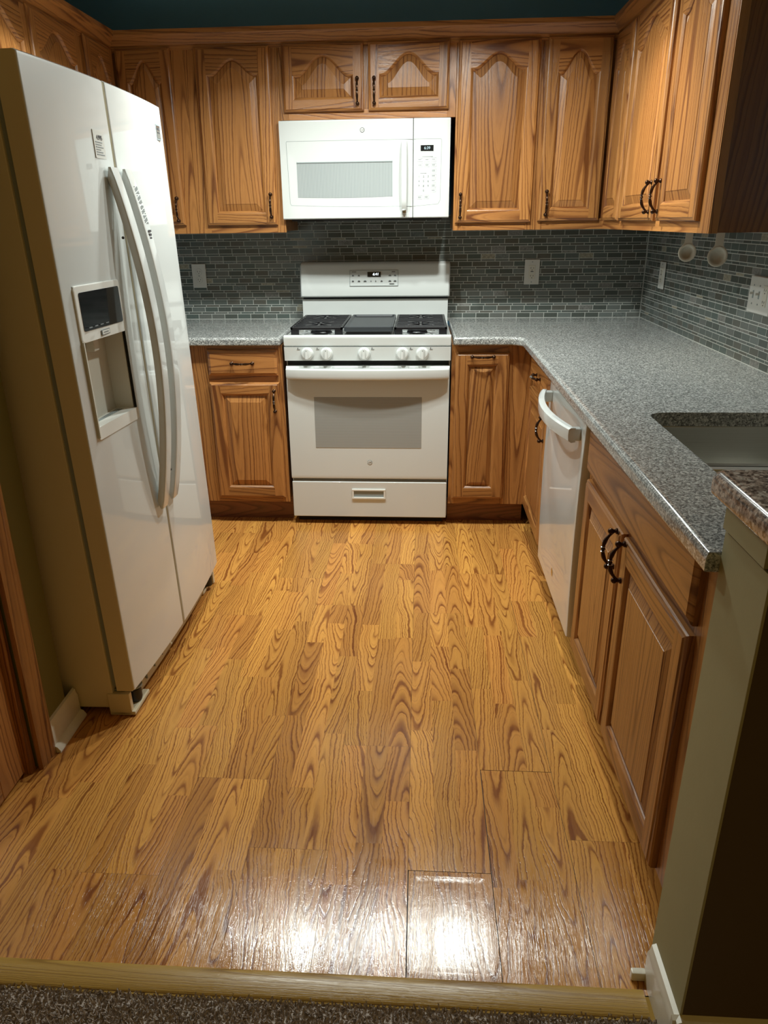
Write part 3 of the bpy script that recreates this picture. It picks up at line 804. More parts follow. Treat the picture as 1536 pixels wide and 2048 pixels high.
# ------------------------------------------------------------ gas range
def gas_range():
    t = thing('gas_range', 'white free-standing gas stove with griddle between the cabinets', 'stove', (.004, 0, 0))
    W = .377
    b = MB(); b.box(-W, W, -.615, -.03, .035, .868, 'white_flat', bev=.002)
    b.box(-W+.006, W-.006, -.619, -.60, .772, .812, 'black_gap')
    b.box(-W+.02, W-.02, -.60, -.58, .0, .035, 'black_gap')
    for sx in (-1, 1):
        for y in (-.56, -.10): b.lathe([(.014, 0), (.016, .004), (.012, .036)], 'rubber', Matrix.Translation((sx*.33, y, 0)), 12)
    b.done('stove_body', t)
    # cooktop with rolled front
    b = MB(); pr = [(-.045, .868), (-.60, .868), (-.652, .870), (-.659, .876), (-.661, .905), (-.657, .915), (-.648, .919), (-.630, .918), (-.622, .908), (-.14, .908), (-.135, .915), (-.045, .915)]
    b.rings([[Vector((x, y, z)) for y, z in pr] for x in (-W, W)], 'white', True, True, True)
    for x in (-.225, .225):
        for y in (-.25, -.50):
            for k in range(4):
                a = PI/4+k*PI/2
                for o in (-.012, 0, .012):
                    b.box(-.03, .03, -.0018, .0018, .908, .9095, 'white', rot=Matrix.Translation((x+math.cos(a)*.085-math.sin(a)*o, y+math.sin(a)*.085+math.cos(a)*o, 0)) @ Matrix.Rotation(a, 4, 'Z'))
    b.done('cooktop', t, angle=30)
    # burners
    for i, (x, y, r_) in enumerate([(-.225, -.25, .036), (-.225, -.50, .046), (.225, -.25, .040), (.225, -.50, .044), (.008, -.38, .034)]):
        b = MB()
        b.lathe([(r_+.004, .908), (r_+.004, .914), (r_, .919)], 'iron', Matrix.Translation((x, y, 0)), 28)
        b.lathe([(r_, .919), (r_+.004, .924), (r_+.004, .930), (r_-.002, .934), (.003, .935)], 'iron', Matrix.Translation((x, y, 0)), 28)
        b.done('burner', t)
    # grates
    def grate(x0, x1):
        b = MB(); y0, y1 = -.622, -.150; zt = .951; w = .0060
        bar = lambda xa, xb, ya, yb, h=.010: b.box(xa, xb, ya, yb, zt-h, zt, 'iron', bev=.0018, seg=1)
        bar(x0, x0+.011, y0, y1, .013); bar(x1-.011, x1, y0, y1, .013); bar(x0, x1, y0, y0+.011, .013); bar(x0, x1, y1-.011, y1, .013)
        cx = (x0+x1)/2
        n = 9
        for k in range(1, n):
            y = y0+(y1-y0)*k/n
            near = min(abs(y+.25), abs(y+.50))
            gap = .0 if near > .05 else .032
            if gap: bar(x0, cx-gap, y-w, y+w); bar(cx+gap, x1, y-w, y+w)
            else: bar(x0, x1, y-w, y+w)
        for yc in (-.25, -.50):
            for k in range(4):
                a = PI/4+k*PI/2
                b.box(.014, .085, -w, w, zt-.010, zt+.001, 'iron', bev=.0015, seg=1, rot=Matrix.Translation((cx, yc, 0)) @ Matrix.Rotation(a, 4, 'Z'))
            bar(cx-w, cx+w, yc-.055, yc-.012); bar(cx-w, cx+w, yc+.012, yc+.055)
        for xx in (x0+.0008, x1-.0368):
            for yy in (y0+.0008, y1-.0208): b.box(xx, xx+.036, yy, yy+.02, .909, zt-.008, 'iron', bev=.004, seg=1)
        return b.done('grate', t)
    grate(-.350, -.112); grate(.122, .360)
    b = MB(); x0, x1, y0, y1 = -.106, .116, -.625, -.15
    b.rings([[Vector((x, y, z)) for x, y in rounded(x0+d, x1-d, y0+d, y1-d, .012, 4)] for d, z in [(.004, .930), (0, .934), (0, .950), (.003, .952), (.007, .951), (.012, .944), (.016, .9425)]], 'griddle', True, True, True)
    b.box(x0+.02, x1-.02, y1-.035, y1-.018, .9415, .9435, 'black_gap'); b.box(x0+.01, x1-.01, y0+.012, y1-.012, .909, .930, 'iron', bev=.003)
    b.done('griddle', t, angle=30)
    # control panel and knobs
    b = MB(); pr = [(-.61, .868), (-.661, .868), (-.656, .806), (-.61, .800)]
    b.rings([[Vector((x, y, z)) for y, z in pr] for x in (-W, W)], 'white', True, True, True)
    cp = b.done('control_panel', t)
    for kx in (-.272, -.184, -.013, .160, .250):
        mt = AX((kx, -.659, .838), (0, -1, .08))
        b = MB(); b.lathe([(.0285, 0), (.0285, .003), (.0265, .005), (.0255, .016), (.0245, .020), (.021, .0225), (.0, .0235)], 'white', mt, 28, True, False)
        kn = b.done('knob', t, angle=30)
        b = MB(); b.box(-.0065, .0065, -.024, .024, .015, .034, 'white', bev=.0035, seg=2, rot=mt)
        gp = b.done('grip', kn)
        b = MB(); b.box(-.0015, .0015, .012, .016, .0338, .0345, 'print_dark', rot=mt)
        b.done('pointer_mark', kn)
        b = MB(); q = .039 if kx > -.1 else -.039
        b.box(kx+q-.007, kx+q+.007, -.6615, -.6603, .857, .8585, 'print'); b.box(kx+q-.0045, kx+q-.001, -.662, -.6603, .8615, .865, 'print_dark'); b.done('burner_mark', cp)
    # oven door
    b = MB()
    ny = 8; dz0, dz1 = .236, .780
    prof = [(-.617, dz0), (-.648, dz0), (-.656, dz0+.006), (-.658, dz0+.02), (-.658, dz1-.02), (-.655, dz1-.006), (-.648, dz1), (-.617, dz1)]
    b.rings([[Vector((x, y, z)) for y, z in prof] for x in (-.374, .374)], 'white', True, True, True)
    od = b.done('oven_door', t, angle=30)
    b = MB(); b.box(-.250, .250, -.6592, -.657, .394, .638, 'oven_win', bev=.0008); b.done('oven_window', od)
    # handle: bowed bar with shelf behind and dark vent slots
    b = MB(); ring = []
    NX = 24
    for k in range(NX+1):
        x = -.370+.740*k/NX; uu = 2*k/NX-1; o = .034+.026*(1-uu*uu)
        if abs(uu) > .93: o -= .004*(abs(uu)-.93)/.07
        y = -.656-o
        sec = [(-.657, .7745), (y+.006, .7745), (y+.001, .771), (y, .765), (y-.0005, .742), (y+.003, .730), (y+.010, .726), (y+.016, .730), (y+.018, .760), (-.657, .763)]
        ring.append([Vector((x, a, c)) for a, c in sec])
    b.rings(ring, 'white', True, True, True)
    hd = b.done('handle', od, angle=40)
    for x0, x1 in ((-.245, -.190), (-.160, -.018), (.012, .155), (.185, .240)):
        b = MB(); b.box(x0, x1, -.668, -.6645, .7740, .7752, 'black_gap'); b.done('vent_slot', od)
    b = MB(); b.lathe([(.012, 0), (.012, .0008), (.0105, .0012)], 'print', AX((.006, -.658, .322), (0, -1, 0)), 28)
    b.lathe([(.0098, .0012), (.0098, .0015)], 'white_flat', AX((.006, -.658, .322), (0, -1, 0)), 28)
    bd = b.done('badge', od)
    text('logo', 'GE', .012, (.006, -.6598, .322), bd, 'print_dark', shear=.2)
    # storage drawer
    b = MB(); b.box(-.374, .374, -.655, -.617, .040, .222, 'white', bev=.004, seg=3)
    dr = b.done('storage_drawer', t, angle=30)
    b = MB(); x0, x1, z0, z1 = -.083, .080, .135, .186
    for q in ((x0, x1, z1-.009, z1), (x0, x1, z0, z0+.010)): b.box(q[0], q[1], -.661, -.654, q[2], q[3], 'white_flat', bev=.0015)
    for q in ((x0+.0006, x0+.009), (x1-.009, x1-.0006)): b.box(q[0], q[1], -.6603, -.654, z0+.001, z1-.001, 'white_flat', bev=.0012)
    b.box(x0+.005, x1-.005, -.6556, -.6545, z0+.005, z1-.005, 'line'); b.done('drawer_pull', dr)
    # backguard
    b = MB(); b.box(-W+.004, W+.002, -.085, -.03, .905, 1.022, 'white', bev=.003)
    b.box(-W+.01, W, -.080, -.03, 1.018, 1.034, 'black_gap')
    b.done('back_panel', t)
    b = MB(); pr = [(-.028, 1.034), (-.105, 1.034), (-.111, 1.040), (-.110, 1.080), (-.101, 1.140), (-.090, 1.185), (-.080, 1.199), (-.066, 1.204), (-.028, 1.204)]
    e = .008
    L = []
    for x, k in ((-.379, .012), (-.374, .004), (-.368, 0), (.376, 0), (.382, .004), (.387, .012)):
        L.append([Vector((x, min(y+k, -.026) if y < -.03 else y, z-(k if z > 1.19 else 0))) for y, z in pr])
    b.rings(L, 'white', True, True, True)
    bg = b.done('backguard', t, angle=40)
    # display on the slanted face
    n_ = Vector((0, -.99, .16)).normalized(); ang = math.atan2(.060, .009)
    tilt = math.atan2(.012, .058)
    fr = Matrix.Translation((.0, -.1045, 1.128)) @ Matrix.Rotation(-tilt, 4, 'X')   # local x right, z up the face, -y out
    b = MB(); x0, x1, z0, z1 = -.122, .124, -.040, .036
    for q in ((x0, x1, z1-.0012, z1), (x0, x1, z0, z0+.0012), (x0, x0+.0012, z0, z1), (x1-.0012, x1, z0, z1)): b.box(q[0], q[1], -.0014, .002, q[2], q[3], 'line', rot=fr)
    for (x, z, ww) in [(-.10, .028, .022), (.10, .028, .018), (-.106, .009, .010), (-.076, .009, .010), (-.106, -.018, .010), (-.075, -.018, .012), (-.044, -.018, .014), (-.014, -.018, .004), (.010, -.018, .004), (.040, -.018, .010), (.082, .009, .013), (.108, .009, .011), (.082, -.018, .013), (.108, -.018, .013), (.092, -.030, .024)]:
        b.box(x-ww/2, x+ww/2, -.0014, .001, z-.0012, z+.0012, 'print_dark', rot=fr)
        if abs(z) < .02: b.box(x-ww*.32, x+ww*.32, -.0014, .001, z+.0025, z+.0050, 'print', rot=fr)
    b.done('button_panel', bg)
    b = MB(); b.box(-.032, .036, -.0020, .001, .004, .028, 'black_gloss', bev=.0005, rot=fr); dp = b.done('display', bg)
    tx = text('clock_digits', '6:41', .018, fr @ Vector((.010, -.0024, .016)), dp, 'glow', (PI/2-tilt, 0, 0), shear=.15)
gas_range()

# ------------------------------------------------------------ microwave
def microwave():
    t = thing('microwave', 'white over-the-range microwave mounted above the stove', 'microwave', (-.0135, 0, 0))
    W = .379; z0, z1 = 1.406, 1.811
    b = MB(); b.box(-W+.002, W-.002, -.360, -.02, z0+.004, z1-.003, 'black_gap', bev=.002)
    b.box(-W+.03, W-.03, -.34, -.05, z0-.008, z0+.006, 'black_gap', bev=.003)
    b.box(-.20, .20, -.33, -.20, z0-.010, z0-.004, 'print', bev=.001)
    b.done('microwave_body', t)
    xs = .2165
    def bow(x): return .006*(1-(x/W)**2)
    def front(name, xa, xb):
        b = MB(); L = []; n = 16
        for k in range(n+1):
            x = xa+(xb-xa)*k/n; y = -.390-bow(x)
            e = .003 if k in (0, n) else 0.
            L.append([Vector((x, yy, zz)) for yy, zz in ((-.360, z0), (y+.004+e, z0), (y+e, z0+.004), (y+e, z1-.006), (y+.005+e, z1), (-.360, z1))])
        b.rings(L, 'white', True, True, True); return b.done(name, t, angle=40)
    d = front('door', -W, xs-.0015); c = front('control_panel', xs+.0015, W)
    Y = lambda x: -.390-bow(x)
    # pressed outline of the glass
    def outline(b, pts, wd=.0016, mat='line', closed=True):
        for (xa, za), (xb, zb) in zip(pts, pts[1:]+(pts[:1] if closed else [])):
            n = max(1, int(abs(xb-xa)/.05))
            for k in range(n):
                x_0, x_1 = xa+(xb-xa)*k/n, xa+(xb-xa)*(k+1)/n; za_, zb_ = za+(zb-za)*k/n, za+(zb-za)*(k+1)/n
                b.tube([(x_0, Y(x_0)+.0002, za_), (x_1, Y(x_1)+.0002, zb_)], wd/2, mat, 6)
    b = MB(); outline(b, [(xs-.003, 1.7285), (-.346, 1.7285), (-.349, 1.724), (-.343, 1.474), (-.338, 1.466), (-.2, 1.460), (0, 1.456), (xs-.003, 1.456)], closed=False); b.done('glass_outline', d)
    b = MB(); outline(b, [(xs+.003, 1.7285), (.337, 1.7285), (.341, 1.724), (.339, 1.480), (.330, 1.464), (xs+.003, 1.456)], closed=False); b.done('panel_outline', c)
    # window
    b = MB(); n = 10; L = []
    x0, x1 = -.305, .124
    lo = [Vector((x0+(x1-x0)*k/n, Y(x0+(x1-x0)*k/n)-.0008, 1.499-.004*(1-(2*k/n-1)**2))) for k in range(n+1)]
    hi = [Vector((x0+(x1-x0)*k/n, Y(x0+(x1-x0)*k/n)-.0008, 1.644)) for k in range(n+1)]
    b.rings([lo, hi], 'micro_win', False); 
    for k in range(n): b.tube([hi[k]+Vector((0, 0, -.003)), hi[k+1]+Vector((0, 0, -.003))], .0028, 'line', 6)
    outline(b, [(p.x, p.z) for p in lo], .002, 'line', False); outline(b, [(x0, 1.498), (x0, 1.646)], .002, 'line', False); outline(b, [(x1, 1.498), (x1, 1.646)], .002, 'line', False)
    b.done('window', d)
    # handle
    b = MB(); L = []
    for k in range(17):
        v = k/16; z = 1.440+(1.722-1.440)*v; o = .012+.026*(math.sin(PI*v)**.45 if 0 < v < 1 else 0.)
        w_ = .011; y = Y(.177)-o
        L.append([Vector((.177+a, y+c, z)) for a, c in ((-w_, .008), (-w_, .002), (-w_+.003, 0), (w_-.003, 0), (w_, .002), (w_, .008), (w_-.003, .011), (-w_+.003, .011))])
    b.rings(L, 'white', True, True, True)
    b.box(.168, .186, Y(.177)-.014, Y(.177)+.002, 1.700, 1.722, 'white', bev=.002)
    hd = b.done('handle', d, angle=40)
    b = MB(); b.box(.167, .187, Y(.177)-.020, Y(.177)+.001, 1.424, 1.443, 'chrome', bev=.004, seg=3); b.done('handle_foot', hd)['label'] = 'chrome handle foot'
    # badge
    b = MB(); b.lathe([(.010, 0), (.010, .0008), (.0088, .0012)], 'print_dark', AX((-.008, Y(0), 1.768), (0, -1, 0)), 28)
    b.lathe([(.0080, .0012), (.0080, .0015)], 'white_flat', AX((-.008, Y(0), 1.768), (0, -1, 0)), 28)
    bd = b.done('badge', d); text('logo', 'GE', .010, (-.008, Y(0)-.0018, 1.768), bd, 'print_dark', shear=.2)
    # display and keypad
    b = MB(); b.box(.249, .306, Y(.28)-.0010, Y(.28)+.004, 1.680, 1.704, 'black_gloss', bev=.0005); dp = b.done('display', c)
    text('clock_digits', '6:39', .016, (.278, Y(.28)-.0015, 1.692), dp, 'glow_dim')
    b = MB()
    def key(x, z, w_, h_, lab):
        y = Y(x)
        outline_pts = [(x-w_/2, z-h_/2), (x+w_/2, z-h_/2), (x+w_/2, z+h_/2), (x-w_/2, z+h_/2)]
        for (xa, za), (xb, zb) in zip(outline_pts, outline_pts[1:]+outline_pts[:1]):
            b.box(min(xa, xb)-.0002, max(xa, xb)+.0002, y-.0006, y+.001, min(za, zb)-.0002, max(za, zb)+.0002, 'line')
        for i in range(lab): b.box(x-w_*.28, x+w_*.28, y-.0008, y+.001, z+.0018-.004*i-(0 if lab > 1 else .0018), z+.0032-.004*i-(0 if lab > 1 else .0018), 'print')
    b.box(.256, .304, Y(.28)-.0008, Y(.28)+.001, 1.6575, 1.6590, 'print')
    b.box(.248, .276, Y(.26)-.0008, Y(.26)+.001, 1.591, 1.5922, 'print')
    for x, z, l in ((.246, 1.645, 1), (.277, 1.645, 1), (.307, 1.646, 1), (.246, 1.624, 1), (.277, 1.624, 2), (.307, 1.624, 2), (.307, 1.601, 2), (.307, 1.580, 2), (.307, 1.560, 1), (.307, 1.540, 2), (.307, 1.521, 1), (.246, 1.492, 2), (.276, 1.493, 2)):
        key(x, z, .024, .014, l)
    kp = b.done('keypad', c)
    for i, ch in enumerate(['1', '2', '3', '4', '5', '6', '7', '8', '9', '', '0', '']):
        x = .243+(i % 3)*.0205; z = 1.578-(i//3)*.0195
        if ch: text('key_digit', ch, .012, (x, Y(x)-.0008, z), kp, 'print')
microwave()

# ------------------------------------------------------------ refrigerator (local x points out of the doors, y away from the camera)
def fridge():
    t = thing('refrigerator', 'white side-by-side refrigerator with ice dispenser at the left', 'refrigerator', (-.576, -2.200, 0))
    t.rotation_euler = (0, R(-1.55), R(-1.1))
    W = .895; yg = .407; bow = lambda y: -.020*(2*y/W-1)**2
    z0, z1 = .092, 1.757; TH = .075
    b = MB(); b.box(-.78, -.092, .004, W-.004, .028, 1.735, 'white_side_warm_lit', bev=.004)
    b.box(-.094, -.074, .012, W-.012, .10, 1.73, 'line'); b.box(-.074, -.030, yg-.0055, yg+.0065, .10, 1.73, 'line')
    b.box(-.05-.10, -.03, .02, .10, 1.735, 1.757, 'white_side_warm_lit', bev=.004); b.box(-.15, -.03, W-.10, W-.02, 1.735, 1.757, 'white_side_warm_lit', bev=.004)
    b.done('refrigerator_body', t)
    dy0, dy1, dzb, dzt = .050, .300, .862, 1.252      # dispenser opening
    def door(name, ya, yb, hole):
        b = MB(); ys = [ya+.0, ya+.001, ya+.0025, ya+.005, ya+.012]+[ya+.012+(yb-ya-.024)*k/12 for k in range(1, 12)]+[yb-.012, yb-.005, yb-.0025, yb-.001, yb]
        zs = [z0, z0+.004, z0+.01]+[z0+.01+(z1-z0-.02)*k/6 for k in range(1, 6)]+[z1-.01, z1-.004, z1]
        if hole: ys = sorted([y for y in ys if min(abs(y-dy0), abs(y-dy1)) > .004]+[dy0, dy1]); zs = sorted(zs+[dzb, dzt])
        def X(y, z):
            e = min(y-ya, yb-y); r_ = .005
            dx = 0 if e >= r_ else r_-math.sqrt(max(0, r_*r_-(r_-e)**2))
            ez = min(z-z0, z1-z); r2 = .006
            dz = 0 if ez >= r2 else r2-math.sqrt(max(0, r2*r2-(r2-ez)**2))
            return bow(y)-dx-dz
        g = [[b.bm.verts.new((X(y, z), y, z)) for y in ys] for z in zs]; fs = []
        for j in range(len(zs)-1):
            for i in range(len(ys)-1):
                if hole and ys[i] >= dy0-1e-6 and ys[i+1] <= dy1+1e-6 and zs[j] >= dzb-1e-6 and zs[j+1] <= dzt+1e-6: continue
                fs.append(b.bm.faces.new((g[j][i], g[j][i+1], g[j+1][i+1], g[j+1][i])))
        b.mark(fs, 'white')
        edge = [g[0][i] for i in range(len(ys))]+[g[j][-1] for j in range(1, len(zs))]+[g[-1][i] for i in range(len(ys)-2, -1, -1)]+[g[j][0] for j in range(len(zs)-2, 0, -1)]
        bk = [b.bm.verts.new((-TH, v.co.y, v.co.z)) for v in edge]
        n = len(edge); fs = [b.bm.faces.new((edge[i], bk[i], bk[(i+1) % n], edge[(i+1) % n])) for i in range(n)]
        b.mark(fs, 'white')
        f = b.bm.faces.new(bk); b.mark([f], 'white_side_warm_lit')
        for f in b.bm.faces:
            f.normal_update()
            if f.normal.y < -.9: f.material_index = b.mi('white_side_warm_lit')
        return b.done(name, t, angle=40, fix=False if hole else True)
    fd = door('freezer_door', 0, yg-.006, True); rd = door('fridge_door', yg+.007, W, False)
    # dispenser
    b = MB(); x = bow(.17)
    wall = lambda x0, x1, ya, yb, za, zb, m, be=0.: b.box(x0, x1, ya, yb, za, zb, m, bev=be)
    wall(-.070, -.066, dy0, dy1, dzb, 1.115, 'cream'); wall(-.068, x-.0005, dy0-.001, dy0+.004, dzb, 1.115, 'cream'); wall(-.068, x-.0035, dy1-.004, dy1+.001, dzb, 1.115, 'cream')
    wall(-.068, x-.004, dy0, dy1, 1.112, 1.118, 'cream')
    wall(-.068, x-.010, dy0, dy1, dzb, .888, 'white_flat')
    wall(-.060, -.035, .16, .19, 1.075, 1.115, 'cream', .003)
    for k in range(8): wall(-.055+k*.006, -.0525+k*.006, dy0+.02, dy1-.02, .888, .8895, 'line')
    ds = b.done('dispenser_recess', fd)
    b = MB(); b.rings([[Vector((bow(yy)+o, yy, zz)) for yy, zz in rounded(dy0-.001+d, dy1+.001-d, 1.112+d*.3, dzt+.001-d, .012, 5)] for d, o in ((0, -.012), (0, .0035), (.003, .0055))], 'white_flat', True, True, True)
    cp = b.done('dispenser_panel', fd, angle=40)
    b = MB(); b.rings([[Vector((bow(yy)+o, yy, zz)) for yy, zz in rounded(dy0+.016, dy1-.014, 1.140, 1.236, .006, 5)] for o in (.004, .0064)], 'black_gloss', True, True, True); b.done('dispenser_screen', cp)
    b = MB()
    for k in range(6): b.box(bow(.17)+.0062, bow(.17)+.0074, .08+k*.034, .098+k*.034, 1.147, 1.1492, 'print')
    b.box(bow(.17)+.0048, bow(.17)+.0062, .150, .200, 1.119, 1.133, 'print'); b.box(bow(.17)+.0055, bow(.17)+.0068, .153, .197, 1.121, 1.131, 'white_flat')
    b.box(bow(.17)+.0062, bow(.17)+.0072, .160, .190, 1.1245, 1.1275, 'print'); b.done('icon_row', cp)
    b = MB(); b.rings([[Vector((bow(yy)+o, yy, zz)) for yy, zz in rounded(dy0+.0, dy1-.0, .856, .890, .010, 5)] for o in (-.03, .002, .004)], 'white_flat', True, True, True); b.done('drip_tray', fd)
    # handles: long arched blades
    for nm, dr, ya in (('handle', fd, yg-.074), ('handle', rd, yg+.022)):
        b = MB(); L = []; n = 36; hz0, hz1 = .548, 1.540; wd = .050
        for k in range(n+1):
            v = k/n; z = hz0+(hz1-hz0)*v
            o = .006+.062*math.sin(PI*v)**.85 if 0 < v < 1 else .006
            xb = bow(ya+wd/2); th = .024 if 0 < k < n else .010
            xo = xb+o+.012; xi = max(xb-.002, xo-th)
            L.append([Vector((xx, yy, z)) for xx, yy in ((xi, ya+.004), (xo-.008, ya), (xo-.002, ya+.002), (xo, ya+.008), (xo, ya+wd-.008), (xo-.002, ya+wd-.002), (xo-.008, ya+wd), (xi, ya+wd-.004))])
        b.rings(L, 'white', True, True, True)
        h_ = b.done(nm, dr, angle=35)
        b = MB(); b.lathe([(.004, 0), (.004, .0006)], 'print_dark', AX((bow(ya)+.022, ya-.0002, .65 if dr is rd else 1.36), (0, -1, 0)), 12); b.done('screw_hole', h_)
        if dr is rd:
            b = MB()
            def hx(z): v = (z-hz0)/(hz1-hz0); return bow(ya+wd/2)+.018+.062*math.sin(PI*v)**.85
            for k in range(34):
                z = 1.395+k*.0030
                if k % 9 == 8: continue
                for q in (0, 1, 2):
                    if (k*7+q*5) % 4: b.box(hx(z)-.0010, hx(z)+.0008, ya+.014+q*.009, ya+.020+q*.009, z, z+.0016, 'print')
            for k in range(3): b.box(hx(1.36)-.001, hx(1.36)+.001, ya+.016, ya+.034, 1.352+k*.010, 1.358+k*.010, 'print_dark')
            b.done('sticker_print', h_)
    # energy note on the freezer door, badge on the fridge door
    b = MB(); b.box(bow(.33)-.001, bow(.33)+.0009, .290, .355, 1.560, 1.628, 'plate'); st = b.done('door_sticker', fd)
    text('sticker_number', '4.995', .016, (bow(.33)+.0016, .326, 1.610), st, 'print_dark', (PI/2, 0, PI/2))
    b = MB()
    for k in range(6): b.box(bow(.33)+.0008, bow(.33)+.0016, .298, .298+(.042, .036, .046, .028, .04, .048)[k], 1.598-k*.006, 1.600-k*.006, 'print')
    b.done('sticker_lines', st)
    b = MB(); yy = .835
    b.box(bow(yy)-.003, bow(yy)+.0026, yy-.020, yy+.018, 1.650, 1.698, 'print', bev=.001); b.box(bow(yy)-.003, bow(yy)+.0034, yy-.016, yy+.014, 1.655, 1.693, 'chrome', bev=.001)
    b.box(bow(yy)+.002, bow(yy)+.0042, yy-.010, yy+.008, 1.670, 1.674, 'print_dark'); b.box(bow(yy)+.002, bow(yy)+.0042, yy-.012, yy+.010, 1.680, 1.686, 'print_dark')
    b.done('badge', rd)
    # foot grille
    b = MB(); pr = [(-.085, .010), (-.052, .008), (-.046, .020), (-.052, .030), (-.062, .070), (-.070, .088), (-.110, .088), (-.110, .010)]
    b.rings([[Vector((xx+bow(y)*.6, y, zz)) for xx, zz in pr] for y in (.11, .3, .6, W-.11)], 'white_side_warm_lit', True, True, True)
    for ya, yb in ((.0, .018), (W-.018, W)): b.box(-.110, -.040, ya, yb, .004, .080, 'white_side_warm_lit', bev=.003)
    for ya, yb in ((.0, .12), (W-.12, W)):
        b.box(-.110, -.030 if ya < .1 else -.052, ya, yb, .004, .018, 'white_side_warm_lit', bev=.004)
        b.box(-.100, -.060, ya+.015, yb, .02, .080, 'black_gap')
    for k in range(9): b.box(-.068, -.050, .16+k*.07, .164+k*.07, .028, .072, 'line')
    fg = b.done('foot_grille', t, angle=30)
    for yy in (.062, W-.062):
        b = MB(); b.lathe([(.020, .022), (.022, .03), (.022, .062), (.016, .068)], 'rubber', Matrix.Translation((-.052, yy, 0)), 18)
        b.lathe([(.027, .069), (.027, .0745)], 'line', Matrix.Translation((-.052, yy, 0)), 18)
        b.box(-.11, -.035, yy-.045, yy+.02, .078, .086, 'line', bev=.002); b.done('roller_foot', t)
fridge()

# ------------------------------------------------------------ dishwasher (local x toward the camera, -y out)
def dishwasher():
    t = thing('dishwasher', 'white built-in dishwasher with curved bar handle', 'dishwasher', (.752, -1.238, 0), -PI/2)
    W = .640
    b = MB(); b.box(.004, W-.004, .012, .58, .10, .868, 'line'); b.box(.01, W-.01, .07, .09, .0, .12, 'black_gap'); b.box(.01, W-.01, -.004, .02, .862, .872, 'black_gap')
    b.done('dishwasher_body', t)
    b = MB(); L = []
    z0, z1 = .118, .858
    zs = [z0, z0+.004, z0+.01]+[z0+.01+(z1-z0-.03)*k/12 for k in range(1, 12)]+[z1-.012, z1-.004, z1]
    xs = [0, .003, .010]+[.01+(W-.02)*k/6 for k in range(1, 6)]+[W-.010, W-.003, W]
    def Y(x, z):
        v = (z-z0)/(z1-z0)
        e = min(x, W-x); r_ = .010; dx = 0 if e >= r_ else r_-math.sqrt(max(0, r_*r_-(r_-e)**2))
        return -.020-.006*math.sin(PI*min(1, v*1.0))+dx+(.012 if z >= z1-.0001 else .004 if z > z1-.006 else 0)
    g = [[b.bm.verts.new((x, Y(x, z), z)) for x in xs] for z in zs]
    fs = [b.bm.faces.new((g[j][i], g[j][i+1], g[j+1][i+1], g[j+1][i])) for j in range(len(zs)-1) for i in range(len(xs)-1)]
    edge = [g[0][i] for i in range(len(xs))]+[g[j][-1] for j in range(1, len(zs))]+[g[-1][i] for i in range(len(xs)-2, -1, -1)]+[g[j][0] for j in range(len(zs)-2, 0, -1)]
    bk = [b.bm.verts.new((v.co.x, .012, v.co.z)) for v in edge]; n = len(edge)
    fs += [b.bm.faces.new((edge[i], bk[i], bk[(i+1) % n], edge[(i+1) % n])) for i in range(n)]+[b.bm.faces.new(bk)]
    b.mark(fs, 'white'); d = b.done('door', t, angle=40)
    b = MB(); L = []; n = 30
    for k in range(n+1):
        v = k/n; x = .045+(W-.09)*v; o = .030+.040*(1-(2*v-1)**2)
        yb = -.030-o; zc = .788; hh = .023
        sec = [(yb+.020, zc+hh), (yb+.006, zc+hh), (yb, zc+hh-.005), (yb-.001, zc), (yb+.001, zc-hh+.006), (yb+.010, zc-hh), (yb+.022, zc-hh+.002)]
        L.append([Vector((x, a, c)) for a, c in sec])
    b.rings(L, 'white', True, True, True)
    for x0 in (.047, W-.077): b.box(x0, x0+.030, -.058, -.020, .769, .809, 'white', bev=.006, seg=3)
    b.done('handle', d, angle=40)
    b = MB(); b.lathe([(.016, 0), (.016, .0008), (.014, .0015), (.002, .0018)], 'chrome', AX((.335, Y(.335, .205)+.0002, .205), (0, -1, 0)), 24)
    b.done('badge', d)['label'] = 'small round chrome badge'
    b = MB(); b.lathe([(.003, 0), (.003, .001)], 'print_dark', AX((.13, Y(.13, .835), .835), (0, -1, 0)), 10); b.done('status_light', d)
dishwasher()

